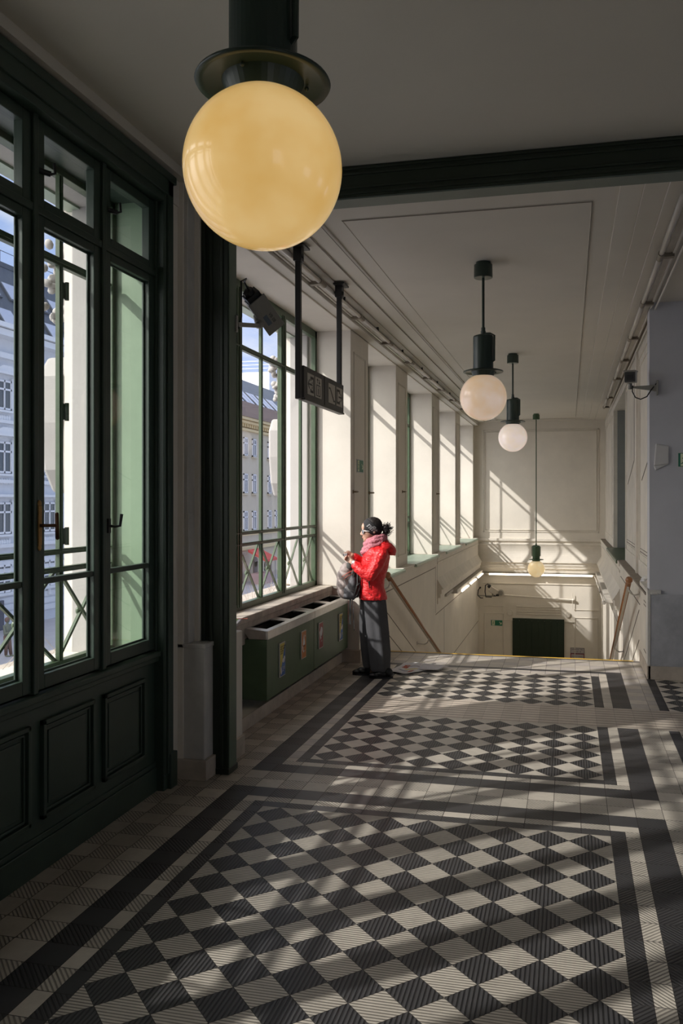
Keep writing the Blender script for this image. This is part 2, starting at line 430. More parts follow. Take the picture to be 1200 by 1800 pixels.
# grout bed
fl.mi = 0
fl.box(-2.6, XE+0.1, YB, 9.80, -0.12, -0.0016)
for f in FB.faces:
    if f.material_index == 0:
        for l in f.loops: l[TV] = (1, 1, 1, 1)
struct('floor', fl, FM, recalc=False)

# ============================================================ LEFT WALL
XU, XW, XG, XO = -2.37, -2.27, -2.77, -3.15
ZS, ZH = 0.85, 3.70
wl = MB()
# solid dado pieces & piers (full thickness) -------------------------------------------------
piers = [(5.27, 5.60), (9.02, 9.85), (11.52, 12.37), (14.68, 15.55), (17.82, 18.60), (21.19, 21.5)]
for a, b in piers:
    wl.box(XO, XU, a, b, ZS, ZH+0.02)
wl.box(XO, -2.43, 4.99, 5.16, 0.0, 3.92)                       # pier behind the iron column
wl.box(XO, XU, 5.10, 5.62, 0.0, 3.92)
wl.box(XO, XU, 5.27, 21.5, ZH, 4.2)                         # lintel
wl.box(-3.22, XU-0.03, 5.27, 21.5, 4.2, 4.5)
wl.box(XO, XW, 5.27, 5.60, 0.0, 0.875)                      # dado next to the column
wl.box(XO, XW, 9.02, 9.82, 0.0, ZS-0.02)                    # dado at the pier
wl.box(XO, XW, 9.82, 21.5, -4.4, ZS-0.02)                   # dado along the stair
wl.box(XO, -2.78, 5.60, 9.02, -1.0, ZS-0.06)                # niche back
wl.box(-2.78, -2.47, 5.60, 9.02, -0.3, 0.10)                # kerb in the niche
struct('wall_left', wl, CREAM, bevel=0.006)
b = MB()
b.box(-2.475, -2.462, 5.58, 9.02, 0.0, 0.11); b.box(-2.60, -2.25, 8.985, 9.82, 0.0, 0.14)
b.box(-2.5, -2.25, 5.30, 5.60, 0.0, 0.135)
b.box(-2.52, -2.265, 4.975, 5.13, 0.0, 0.13)
struct('baseboard_left', b, STONE, bevel=0.004)
b = MB()                                                     # low marble block by the iron column
b.box(-2.52, -2.285, 4.995, 5.13, 0.13, 0.865); b.box(-2.52, -2.278, 4.99, 5.13, 0.845, 0.875)
b.box(-2.52, -2.404, 5.0, 5.13, 0.875, 3.92)
b.box(-2.42, -2.395, 4.998, 5.06, 0.875, 1.72)
struct('trim_1', b, MARBLE, bevel=0.006)
# thin raised panel frames and joints on piers
b = MB()
def outline(b, axis, c, u0, u1, z0, z1, w=0.012, d=0.008, sgn=1, sides='lrtb'):
    """rectangular line on a plane; axis 'x' plane x=c spanned by y,z ; axis 'y' plane y=c spanned by x,z"""
    def add(ua, ub, za, zb):
        if axis == 'x': b.box(c-0.002*sgn, c+d*sgn, ua, ub, za, zb)
        else: b.box(ua, ub, c-0.002*sgn, c+d*sgn, za, zb)
    if 'l' in sides: add(u0, u0+w, z0, z1)
    if 'r' in sides: add(u1-w, u1, z0, z1)
    if 't' in sides: add(u0, u1, z1-w, z1)
    if 'b' in sides: add(u0, u1, z0, z0+w)
for a, c in piers[1:5]:
    outline(b, 'x', XU, a+0.12, c-0.16, 1.0, 3.48)
    outline(b, 'x', XU, a+0.14, c-0.18, 1.02, 3.46, w=0.006, d=0.004)
struct('trim_2', b, CREAM2)
# pier bases: grey cap ledge
b = MB()
b.box(XU-0.3, XW+0.015, 9.0, 9.85, ZS-0.03, ZS)
for a, c in piers[2:5]: b.box(XU-0.3, XW+0.012, a-0.02, c+0.03, ZS-0.03, ZS)
b.box(XU-0.3, XW+0.012, 21.0, 21.5, ZS-0.03, ZS)
struct('trim_3', b, CREAM2, bevel=0.005)
# green sills over the stairs
for n_, (a, c) in enumerate(((9.85, 11.52), (12.37, 14.68), (15.55, 17.82), (18.60, 21.19))):
    s_ = MB(); s_.box(-3.0, XW+0.03, a+0.02, c-0.02, ZS-0.035, ZS-0.005); s_.box(XW+0.0, XW+0.045, a+0.02, c-0.02, ZS-0.05, ZS-0.012)
    o = struct('trim_%d' % (22+n_), s_, GREENS, bevel=0.006)
# stone sill of window 1
s_ = MB(); s_.box(-3.0, -2.58, 5.60, 9.02, 0.79, 0.85)
s_.box(-2.60, -2.585, 5.60, 9.02, 0.62, 0.80)
struct('trim_4', s_, SILLST, bevel=0.01)
# stair wall joints
b = MB()
def hl(y0, y1, z, w=0.011): b.box(XW-0.002, XW+0.0025, y0, y1, z-w/2, z+w/2)
def vl(y, z0, z1, w=0.011): b.box(XW-0.002, XW+0.0025, y-w/2, y+w/2, z0, z1)
hl(9.9, 14.44, 0.635); vl(14.44, -0.16, 0.66); hl(14.44, 21.5, -0.19); vl(15.46, -2.5, -0.2); 
hl(14.63, 17.0, 0.20, .02); hl(14.63, 17.2, 0.04, .02); hl(14.63, 16.2, -0.02, .02); hl(16.8, 21.5, -1.28); vl(14.63, 0.02, 0.79)
b.bar((XW, 10.0, 0.56), (XW, 13.2, -0.78), 0.004, 0.012); b.bar((XW, 10.0, 0.30), (XW, 13.2, -1.04), 0.004, 0.012)
struct('trim_5', b, JOINT)

# exterior piers, lintel, ledge, below-sill wall
e = MB()
for a, c in ((4.74, 5.66), (9.0, 9.87), (11.5, 12.39), (14.66, 15.57), (17.80, 18.62), (21.17, 22.2)):
    e.box(-2.93, -2.86, a-0.03, c+0.03, ZS-0.1, 3.66)
    e.box(-3.08, -2.92, a-0.0, c+0.0, ZS-0.1, 3.72); e.box(XO, -3.07, a+0.05, c-0.05, -6, 3.72)
e.box(XO-.02, -2.90, -4, 22.2, -6, ZS-0.10)
e.box(-3.30, XO, -4, 22.2, -6, -0.5)
e.box(-3.16, -2.83, -4, 22.2, 3.66, 4.6)
struct('wall_left_exterior', e, EXTW, bevel=0.01)
s_ = MB(); s_.box(-3.12, -3.02, -4, 22.2, 3.645, 3.665)
struct('trim_6', s_, GREENS)
s_ = MB(); s_.box(-3.38, -2.84, -4, 22.2, 0.76, 0.80)
struct('trim_7', s_, STONE, bevel=0.01)

# ============================================================ STEEL WINDOWS
def steel_window(name, y0, y1, bars=None, z1=3.70, fw=0.075):
    """frame y0..y1; bars: list of (ya, yb, wide) vertical members"""
    root = sempty(name, (XG-0.03, (y0+y1)/2, ZS))
    if bars is None:
        bars = []; k = 0; y = y1-0.54
        while y > y0+0.3:
            bars.append((y-0.03, y, False) if k % 2 == 0 else (y-0.09, y, False)); y -= 0.585; k += 1
    fr = MB(); X0, X1 = -2.82, -2.765
    fr.box(X0, X1, y1-fw, y1, 0.85, z1); fr.box(X0, X1, y0, y0+0.075, 0.85, z1)
    fr.box(X0, X1, y0, y1, 0.85, 0.905); fr.box(X0, X1, y0, y1, 3.62, z1)
    obj('frame', fr, GREENM, root, bevel=0.004)
    edges = [y1-.075]
    for a, b_, wide in bars:
        mb = MB()
        if wide:
            mb.box(-2.81, -2.77, a, b_, 0.88, 3.64); mb.box(-2.82, -2.76, a+.015, a+.035, 0.88, 3.64); mb.box(-2.82, -2.755, (a+b_)/2-.012, (a+b_)/2+.012, 0.88, 3.64); mb.box(-2.82, -2.76, b_-.035, b_-.015, 0.88, 3.64)
        else:
            mb.box(-2.80, -2.772, a, b_, 0.9, 3.62); mb.box(-2.795, -2.765, (a+b_)/2-.006, (a+b_)/2+.006, 0.9, 3.62)
        obj('mullion' if wide else 'glazing_bar', mb, GREENM, root, bevel=0.002)
        edges += [b_, a]
    edges.append(y0+.075)
    for z, t, nm in ((3.135, 0.045, 'transom'), (1.515, 0.03, 'rail'), (1.415, 0.03, 'rail')):
        mb = MB(); mb.box(-2.805, -2.768, y0+.05, y1-.05, z-t/2, z+t/2); mb.box(-2.815, -2.758, y0+.05, y1-.05, z-t/6, z+t/6)
        obj(nm, mb, GREENM, root, bevel=0.002)
    for k in range(0, len(edges), 2):
        b_, a = edges[k], edges[k+1]
        mb = MB(); X = -2.81
        mb.bar((X, a, 0.90), (X, b_, 1.40), 0.017); mb.bar((X+0.010, a, 1.40), (X+0.010, b_, 0.90), 0.017)
        mb.ell((X-0.012, (a+b_)/2, 1.15), (0.018, 0.026, 0.026), nu=14, nv=8)
        obj('lattice', mb, GREENM, root)
    g = MB(); g._f([g.bm.verts.new(p) for p in ((-2.784, y0+.05, .9), (-2.784, y1-.02, .9), (-2.784, y1-.02, 3.66), (-2.784, y0+.05, 3.66))])
    obj('glass', g, GLASS, root)
    return root
steel_window('window_1', 5.60, 9.04, [(8.47, 8.50, False), (7.85, 7.98, True), (7.30, 7.33, False), (6.69, 6.82, True), (6.14, 6.17, False)])
steel_window('window_2', 9.85, 11.54)
steel_window('window_3', 12.37, 14.70)
steel_window('window_4', 15.55, 17.84)
steel_window('window_5', 18.60, 21.20)
steel_window('window_6', 0.55, 4.73, [(4.155, 4.19, False), (3.49, 3.525, False), (2.78, 2.90, True), (2.2, 2.23, False), (1.55, 1.67, True), (1.0, 1.03, False)], fw=0.03)

# ============================================================ NEAR TIMBER BOX WINDOW (inner)
XI = -2.50
root = sempty('window_7', (XI, 2.6, 0))
b = MB()
b.box(-2.56, -2.44, 4.745, 4.87, 0.0, 3.83); b.box(-2.50, -2.425, 4.775, 4.845, 0.10, 3.80); b.box(-2.50, -2.433, 4.75, 4.762, 0.1, 3.8)
b.box(-2.5, -2.415, 4.79, 4.88, 0.0, 0.22)
b.box(-2.56, -2.44, 0.3, 4.87, 3.655, 3.83); b.box(-2.50, -2.425, 0.3, 4.845, 3.70, 3.80); b.box(-2.50, -2.415, 0.3, 4.87, 3.79, 3.84)
b.box(-2.56, -2.44, 0.10, 0.33, 0.0, 3.83)
obj('casing', b, GREEN, root, bevel=0.006)
b = MB()
b.box(-2.62, -2.505, 0.3, 4.79, 0.0, 0.87); b.box(-2.52, -2.487, 0.3, 4.77, 0.0, 0.15); b.box(-2.52, -2.495, 0.3, 4.77, 0.15, 0.18)
obj('dado', b, GREEN, root, bevel=0.004)
b = MB(); b.box(-2.56, -2.46, 0.3, 4.79, 0.835, 0.87); b.box(-2.52, -2.475, 0.3, 4.79, 0.805, 0.838)
obj('ledge', b, GREEN, root, bevel=0.008, seg=3)
ymod = [4.668-0.607*k for k in range(7)]
for k, y1 in enumerate(ymod):
    y0 = y1-0.438
    # dado panel
    py1 = 4.60-0.552*k; py0 = py1-0.456
    if py0 > 0.35:
        b = MB()
        for d, w_ in ((0.0, 0.022), (0.03, 0.012)):
            outline(b, 'x', -2.503, py0+d, py1-d, 0.25+d, 0.73-d, w=w_, d=0.022-d*0.4)
        b.box(-2.51, -2.497, py0+0.06, py1-0.06, 0.31, 0.67)
        obj('panel', b, GREEN, root, bevel=0.003)
    if y0 < 0.4: continue
    sash = MB()
    def fr4(b, x0, x1, ya, yb, za, zb, wl_, wr, wt, wb):
        b.box(x0, x1, ya-wl_, ya, za-wb, zb+wt); b.box(x0, x1, yb, yb+wr, za-wb, zb+wt)
        b.box(x0, x1, ya, yb, zb, zb+wt); b.box(x0, x1, ya, yb, za-wb, za)
    fr4(sash, -2.55, -2.50, y0, y1, 0.95, 3.14, 0.065, 0.065, 0.045, 0.07)
    fr4(sash, -2.54, -2.53, y0+.012, y1-.012, 0.96, 3.13, 0.02, 0.02, 0.02, 0.02)
    sash.box(-2.545, -2.505, y0, y1, 1.39, 1.42)
    s1 = obj('sash', sash, GREEN, root, bevel=0.004)
    g = MB(); g._f([g.bm.verts.new(p) for p in ((-2.531, y0, .95), (-2.531, y1, .95), (-2.531, y1, 3.14), (-2.531, y0, 3.14))]); obj('pane', g, GLASSB, s1)
    sash = MB(); fr4(sash, -2.55, -2.50, y0, y1, 3.27, 3.59, 0.065, 0.065, 0.06, 0.045)
    s2 = obj('top_sash', sash, GREEN, root, bevel=0.004)
    g = MB(); g._f([g.bm.verts.new(p) for p in ((-2.531, y0, 3.27), (-2.531, y1, 3.27), (-2.531, y1, 3.59), (-2.531, y0, 3.59))]); obj('pane', g, GLASSB, s2)
    m_ = MB(); m_.box(-2.56, -2.485, y1+0.065, y1+0.104, 0.87, 3.66); obj('mullion', m_, GREEN, root, bevel=0.006)
b = MB(); b.box(-2.56, -2.49, 0.33, 4.77, 3.185, 3.225); obj('transom', b, GREEN, root, bevel=0.005)
b = MB(); b.box(-2.90, -2.55, 4.735, 4.76, 0.85, 3.66); b.box(-2.9, -2.55, 0.33, 0.36, 0.85, 3.66)
obj('side_lining', b, GREENL, root)
b = MB(); b.box(-2.88, -2.54, 0.33, 4.76, 0.84, 0.865); obj('bottom_lining', b, GREENS, root)
b = MB(); b.box(-2.88, -2.55, 0.33, 4.76, 3.655, 3.68); obj('head_lining', b, GREEN, root)
# handle (brass), hooks, hinges
yh = 4.668-0.607*2+0.085
b = MB(); b.box(-2.490, -2.478, yh+.02-0.014, yh+.02+0.014, 1.585, 1.775); b.ell((-2.484, yh+.02, 1.785), (0.006, .015, .018)); b.ell((-2.484, yh+.02, 1.575), (0.006, .015, .018))
BRASS = mat('worn_brass', (0.42, 0.24, 0.08), 0.4, 0.4, 30, metal=0.8)
h_ = obj('handle_plate', b, BRASS, root, bevel=0.003)
h_['label'] = 'worn brass window handle plate'
b = MB(); b.cyl((-2.48, yh+.02, 1.68), (-2.41, yh+.05, 1.68), 0.008); b.cap((-2.41, yh+.05, 1.735), 0.009, (-2.41, yh+.055, 1.62), 0.010)
obj('handle', b, mat('dark_bronze', (0.10, 0.045, 0.02), 0.35, metal=0.6), h_, smooth=True)
b = MB(); b.tube([(-2.5, 4.205, 1.66), (-2.46, 4.21, 1.655), (-2.44, 4.225, 1.66), (-2.438, 4.232, 1.70), (-2.436, 4.235, 1.725)], [0.008, .007, .008, .008, .009])
b.box(-2.5, -2.49, 4.19, 4.215, 1.62, 1.70)
obj('latch', b, BLACK, root, smooth=False)
for (yy, zz) in ((4.20, 3.42), (3.585, 3.40)):
    b = MB(); b.cyl((-2.5, yy, zz), (-2.46, yy+.03, zz-.01), 0.014); b.tube([(-2.46, yy+.03, zz-.01), (-2.45, yy+.05, zz), (-2.455, yy+.05, zz+.05)], 0.007)
    obj('latch', b, BLACK, root)
for zz in (1.60, 2.30, 2.98):
    b = MB(); b.box(-2.79, -2.765, 4.175, 4.20, zz-0.045, zz+0.045); b.cyl((-2.76, 4.205, zz-0.05), (-2.76, 4.205, zz+0.05), 0.012)
    obj('hinge', b, GREENM, root)

# front left wall before the window (behind the camera edge)
b = MB(); b.box(-3.1, -2.45, -4.2, 0.12, -0.1, 4.0); b.box(-3.15, -2.46, 0.1, 5.0, 3.70, 4.0)
b.box(-3.15, -2.9, 0.1, 4.74, -0.1, 0.84); b.box(-3.15, -2.50, 4.77, 5.0, 0.0, 3.99); b.box(-2.51, -2.47, 4.87, 5.02, 0.0, 3.92)
struct('wall_front_left', b, CREAM)

# ============================================================ COLUMN + BEAM
b = MB()
b.box(-2.40, -2.18, 5.13, 5.27, 0.0, 3.74)
for x in (-2.36, -2.31, -2.235): b.box(x, x+0.022, 5.118, 5.135, 0.0, 3.74)
b.box(-2.405, -2.172, 5.122, 5.278, 0.0, 0.04)
struct('trim_8', b, BEAMG, bevel=0.004)
b = MB(); b.box(-2.186, -2.176, 5.14, 5.262, 0.02, 3.72)
struct('trim_9', b, mat('column_side_green', (0.10, 0.14, 0.10), 0.5, 0.15, 5))
b = MB()
b.box(-2.40, 5.2, 5.13, 5.27, 3.722, 3.925)
for z in (3.74, 3.775, 3.86, 3.895): b.box(-2.40, 5.2, 5.118, 5.135, z, z+0.016)
struct('trim_10', b, BEAMG, bevel=0.003)
b = MB(); b.box(-2.18, 5.2, 5.135, 5.285, 3.712, 3.7225); struct('trim_11', b, BEAMU)

# ============================================================ CEILINGS
b = MB(); b.box(-3.1, 5.3, -4.2, 5.14, 3.92, 4.05); b.box(-2.46, -2.40, 0.0, 5.13, 3.86, 3.93)
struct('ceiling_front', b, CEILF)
b = MB()
b.box(-2.4, 5.3, 5.27, 8.86, 3.90, 4.1); b.box(-2.4, 1.1, 8.86, 21.6, 3.90, 4.1)
b.box(-2.37, -2.10, 5.27, 21.5, 3.80, 3.92); b.box(0.62, 5.3, 5.27, 8.9, 3.80, 3.92); b.box(0.62, 0.95, 8.9, 21.5, 3.80, 3.92)
b.box(-2.10, 0.62, 5.27, 5.55, 3.815, 3.92); b.box(-2.10, 0.62, 21.2, 21.5, 3.815, 3.92)
b.box(-2.37, -2.26, 5.27, 21.5, 3.715, 3.82); b.box(0.86, 0.95, 8.86, 21.5, 3.72, 3.82)
for a, c, z in ((-2.10, -1.93, 3.815), (-1.93, -1.76, 3.825), (0.47, 0.62, 3.815), (0.32, 0.47, 3.825)): b.box(a, c, 5.5, 21.25, z, 3.92)
b.box(-1.80, 0.35, 5.5, 21.25, 3.838, 3.92)
b.box(-1.615, -1.607, 5.87, 20.8, 3.833, 3.84); b.box(0.146, 0.155, 5.87, 20.8, 3.833, 3.84); b.box(-1.61, 0.15, 5.865, 5.875, 3.833, 3.84)
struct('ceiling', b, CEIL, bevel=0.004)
b = MB(); b.box(-1.61, 0.155, 5.868, 5.876, 3.830, 3.834); b.box(0.150, 0.156, 5.87, 20.8, 3.830, 3.834)
for x in (-1.93, -1.775, -2.1): b.box(x-.003, x+.003, 5.6, 21.2, 3.811, 3.8145)
struct('trim_12', b, mat('ceiling_joint', (0.22, 0.19, 0.16), 0.8))

# ============================================================ FAR WALL, RIGHT WALL
b = MB(); b.box(-3.1, 1.3, 21.5, 21.8, -5.0, 4.1)
struct('wall_far', b, CREAM)
b = MB()
outline(b, 'y', 21.5, -2.15, 0.72, 1.0, 3.60, w=0.03, d=0.015, sgn=-1); outline(b, 'y', 21.5, -2.10, 0.67, 1.05, 3.55, w=0.012, d=0.02, sgn=-1)
# lower frames
outline(b, 'y', 21.5, -2.14, 0.70, -1.28+.55, -0.30, w=0.02, d=0.018, sgn=-1, sides='lrt')
outline(b, 'y', 21.5, -2.14, -1.62, -0.90, -0.80, w=0.018, d=0.016, sgn=-1, sides='b'); outline(b, 'y', 21.5, 0.12, 0.70, -0.94, -0.84, w=0.018, d=0.016, sgn=-1, sides='b')
outline(b, 'y', 21.5, -2.12, -1.62, -4.2, -1.07, w=0.018, d=0.016, sgn=-1, sides='lrt'); outline(b, 'y', 21.5, 0.13, 0.70, -4.2, -1.12, w=0.018, d=0.016, sgn=-1, sides='lrt')
for k in range(4): b.box(-1.30, -0.22, 21.47, 21.5, -1.08+k*0.062, -1.055+k*0.062)
b.box(-1.62, 0.12, 21.46, 21.5, -1.30+.05, -1.225); 
for cx in (-1.47, -0.04):
    b.cyl((cx, 21.47, -1.06), (cx, 21.5, -1.06), 0.075, n=28); b.cyl((cx, 21.465, -1.06), (cx, 21.48, -1.06), 0.06, n=28)
struct('trim_13', b, CREAM2, bevel=0.004)
# green metal door on the landing
d_ = sempty('door_1', (-0.76, 21.45, -4.2))
b = MB(); b.box(-1.40, -0.12, 21.46, 21.49, -4.2, -1.18)
obj('door_leaf', b, mat('dark_green_door', (0.012, 0.027, 0.014), 0.5, 0.1, 4), d_)
b = MB()
for k in range(8): b.box(-1.37+k*0.155, -1.235+k*0.155, 21.452, 21.462, -4.2, -1.2)
obj('door_board', b, mat('dark_green_door', (0.022, 0.050, 0.026)), d_, bevel=0.003)
# conduit on far wall
b = MB(); b.cyl((-1.60, 21.44, -0.60), (0.10, 21.44, -0.68), 0.022); b.cyl((0.08, 21.44, -0.52), (0.08, 21.44, -0.90), 0.008); b.ell((0.1, 21.44, -0.68), 0.035)
tag(obj('wall_conduit', b, CREAM2), 'painted conduit running across the far wall above the green door', 'conduit')
# curved cornice band (profile offset from wall, z)
prof = [(0.0, 0.84), (0.06, 0.84), (0.06, 0.78), (0.02, 0.76), (0.02, 0.72), (0.055, 0.71), (0.055, 0.69)]
for k in range(10):
    t = k/9.0; prof.append((0.04+0.10*(1-math.cos(t*PI/2))-0.04*math.sin(t*PI), 0.66-0.40*t))
prof += [(0.15, 0.24), (0.12, 0.23), (0.12, 0.16), (0.10, 0.15), (0.10, 0.09), (0.06, 0.08), (0.06, -0.02), (0.0, -0.03)]
b = MB()
XWR = 0.773
def sweep(b, path):
    """path: list of (x,y, nx,ny) with mitre normals"""
    rings = [[b.bm.verts.new((x+nx*o, y+ny*o, z)) for o, z in prof] for x, y, nx, ny in path]
    for A, B_ in zip(rings, rings[1:]):
        for i in range(len(prof)-1): b._f([A[i], A[i+1], B_[i+1], B_[i]])
    b._f(rings[0]); b._f(rings[-1])
sweep(b, [(XW-.04, 14.62, 1, 0), (XW-.04, 21.5, 1, -1), (XWR+.04, 21.5, -1, -1), (XWR+.04, 13.6, -1, 0)])
struct('trim_14', b, CREAM2)
# right wall: upper
b = MB(); XR_U = 0.87
for a, c in ((8.86, 13.9), (17.6, 21.5)): b.box(XR_U, 1.35, a, c, -0.2, 3.80)
b.box(XR_U, 1.35, 13.9, 17.6, 3.62, 3.80); b.box(1.25, 1.35, 13.9, 17.6, 0.8, 3.7)
b.box(XWR, 1.35, 8.86+.004, 21.5, -4.4, 0.83); b.box(XWR, 1.2, 8.856, 9.0, 0.0, 0.9)
struct('wall_right', b, CREAM2, bevel=0.008)
b = MB()
b.box(0.79, 5.2, 8.855, 9.1, 0.86, 3.82)
struct('wall_right_end', b, GREYW)
b = MB(); b.box(0.795, 5.2, 8.83, 8.87, 0.135, 0.86)
struct('trim_15', b, SHEET, bevel=0.003)
b = MB(); b.box(0.773, 5.2, 8.82, 8.87, 0.0, 0.135); b.box(0.763, 0.80, 8.82, 9.78, 0.0, 0.135)
struct('baseboard_right', b, STONE, bevel=0.004)
b = MB(); b.box(0.768, 0.80, 8.826, 9.0, 0.135, 0.86); b.box(0.765, 0.90, 8.825, 9.75, 0.86, 0.90); b.box(0.80, 0.87, 8.82, 8.9, 0.855, 0.875)
struct('trim_16', b, MARBLE, bevel=0.005)
b = MB(); b.box(XWR-.015, XR_U+.02, 9.0, 13.95, 0.83, 0.852); b.box(XWR-.015, XR_U+.02, 17.55, 21.5, 0.83, 0.852)
struct('trim_17', b, mat('dusty_ledge', (0.24, 0.20, 0.16), 0.8, 0.3, 12), bevel=0.004)
b = MB(); b.box(0.74, 1.3, 13.95, 17.55, 0.82, 0.85); b.box(0.73, 0.76, 13.95, 17.55, 0.79, 0.845)
struct('trim_26', b, GREENM, bevel=0.005)
b = MB(); b.box(1.22, 1.25, 13.9, 17.6, 0.85, 3.62); b.box(0.95, 1.25, 17.56, 17.6, 0.85, 3.62)
struct('window_8', b, mat('grey_blue_board', (0.27, 0.285, 0.28), 0.6, 0.1, 3))
# panel mouldings on right wall upper
b = MB()
for y0, y1 in ((9.15, 11.1), (11.6, 13.6)):
    outline(b, 'x', XR_U, y0, y1, 1.02, 3.62, w=0.035, d=0.015, sgn=-1); outline(b, 'x', XR_U, y0+.12, y1-.12, 1.12, 3.50, w=0.02, d=0.012, sgn=-1)
b.box(XR_U-0.03, XR_U+.02, 11.28, 11.42, 0.86, 3.75)
outline(b, 'x', XR_U, 17.9, 21.1, 1.02, 3.55, w=0.03, d=0.012, sgn=-1)
struct('trim_18', b, CREAM2, bevel=0.004)
b = MB()
for y0, y1 in ((9.27, 10.98), (11.72, 13.48)):
    b.box(XR_U-.004, XR_U, y0+.25, y0+.262, 2.35, 3.5); b.bar((XR_U-.003, y0+.25, 2.35), (XR_U-.003, y1-.25, 2.05), 0.004, 0.012)
    b.box(XR_U-.004, XR_U, y0, y1, 1.16, 1.168); b.box(XR_U-.004, XR_U, y0, y1, 1.20, 1.206)
for z in (0.74, 0.70, 0.22): b.box(XWR-.003, XWR, 8.95, 9.3, z, z+.008)
b.bar((XWR-.002, 9.9, 0.56), (XWR-.002, 13.4, -0.84), 0.004, 0.012); b.bar((XWR-.002, 9.9, 0.22), (XWR-.002, 13.4, -1.18), 0.004, 0.012)
b.box(XWR-.004, XWR, 9.8, 13.4, 0.63, 0.64); b.box(XWR-.004, XWR, 13.4, 21.4, -0.2, -0.19)
struct('trim_19', b, JOINT)
# corner lump of plaster
b = MB(); b.prism([(0.83, 2.15), (0.978, 2.17), (0.978, 2.345), (0.85, 2.375)], 'y', 8.835, 8.87)
b.prism([(0.85, 2.10), (0.978, 2.17), (0.83, 2.15)], 'y', 8.84, 8.87)
struct('trim_20', b, mat('white_plaster_patch', (0.60, 0.59, 0.58), 0.7, 0.05, 4), bevel=0.01)

# ============================================================ UNSEEN SIDES OF THE FRONT ROOM (behind and right of the camera)
b = MB()
b.box(5.2, 5.5, -4.2, 9.1, -0.1, 1.0); b.box(5.2, 5.5, -4.2, 9.1, 3.3, 4.05)
b.box(5.2, 5.5, -4.2, 1.0, 1.0, 3.3)
for y in (2.2, 5.2, 8.2): b.box(5.2, 5.5, y, y+1.9, 1.0, 3.3)
b.box(5.2, 5.5, 1.0, 9.1, 2.1, 3.3)
struct('wall_side', b, CREAM)
b = MB(); b.box(-3.1, 5.5, -4.5, -4.2, -0.1, 0.9); b.box(-3.1, 5.5, -4.5, -4.2, 3.4, 4.05)
b.box(-3.1, 3.4, -4.5, -4.2, 0.9, 3.4)
struct('wall_back', b, CREAM)
b = MB(); b.box(-3.1, -2.6, -4.2, 10, -0.5, -0.01); b.box(2.9, 5.5, -4.2, 9.1, -0.12, -0.002); b.box(-3.1, 3.0, -4.2, YB, -0.12, -0.002)
struct('floor_side', b, mat('plain_floor', (0.22, 0.19, 0.16), 0.5))

# ============================================================ STAIRS
b = MB(); n = 27; rise = 4.2/n; run = 10.0/n
pts = [(9.80, -4.6), (9.80, -0.0)]
pts = [(9.795, -4.6), (9.795, -0.002)]
for k in range(n):
    pts.append((9.80+0.012+k*run, -0.002-k*rise)); pts.append((9.80+0.012+k*run, -(k+1)*rise))
pts += [(21.5, -4.2), (21.5, -4.6)]
b.prism(pts, 'x', XW, XWR)
struct('stairs', b, STONE)
b = MB(); b.box(-2.1, 0.70, 9.776, 9.806, -0.03, 0.0025)
for k in range(1, 6): b.box(-2.1, 0.70, 9.78+k*run, 9.815+k*run, -k*rise-.02, -k*rise+0.001)
struct('trim_21', b, YELLOW)

# ============================================================ GLOBE LAMPS
def globe_mat(name, c_edge, c_core, estr):
    m = bpy.data.materials.new(name); m.use_nodes = True
    t = m.node_tree; p = t.nodes['Principled BSDF']; L = t.links.new
    tc = N(t, 'ShaderNodeTexCoord'); n = N(t, 'ShaderNodeTexNoise'); n.inputs['Scale'].default_value = 5.0; n.inputs['Detail'].default_value = 3
    L(tc.outputs['Object'], n.inputs['Vector'])
    r = N(t, 'ShaderNodeValToRGB'); r.color_ramp.elements[0].position = 0.35; r.color_ramp.elements[1].position = 0.68
    r.color_ramp.elements[0].color = (*c_core, 1); r.color_ramp.elements[1].color = (*c_edge, 1)
    L(n.outputs[0], r.inputs[0]); L(r.outputs[0], p.inputs['Base Color']); L(r.outputs[0], p.inputs['Emission Color'])
    p.inputs['Emission Strength'].default_value = estr
    p.inputs['Roughness'].default_value = 0.25; p.inputs['Coat Weight'].default_value = 0.6; p.inputs['Coat Roughness'].default_value = 0.03
    return m
G1 = globe_mat('yellowed_opal_glass', (0.80, 0.54, 0.22), (0.70, 0.42, 0.12), 0.72)
G2 = globe_mat('peach_opal_glass', (0.80, 0.62, 0.50), (0.74, 0.52, 0.32), 0.50)
G3 = globe_mat('white_opal_glass', (0.86, 0.74, 0.68), (0.80, 0.66, 0.54), 0.55)
G4 = globe_mat('cream_opal_glass', (0.82, 0.66, 0.42), (0.78, 0.58, 0.28), 0.55)
LAMPG = mat('lamp_green_enamel', (0.022, 0.040, 0.030), 0.35, 0.1, 6)
LAMPG2 = mat('lamp_green_enamel_light', (0.05, 0.10, 0.05), 0.4, 0.1, 6)
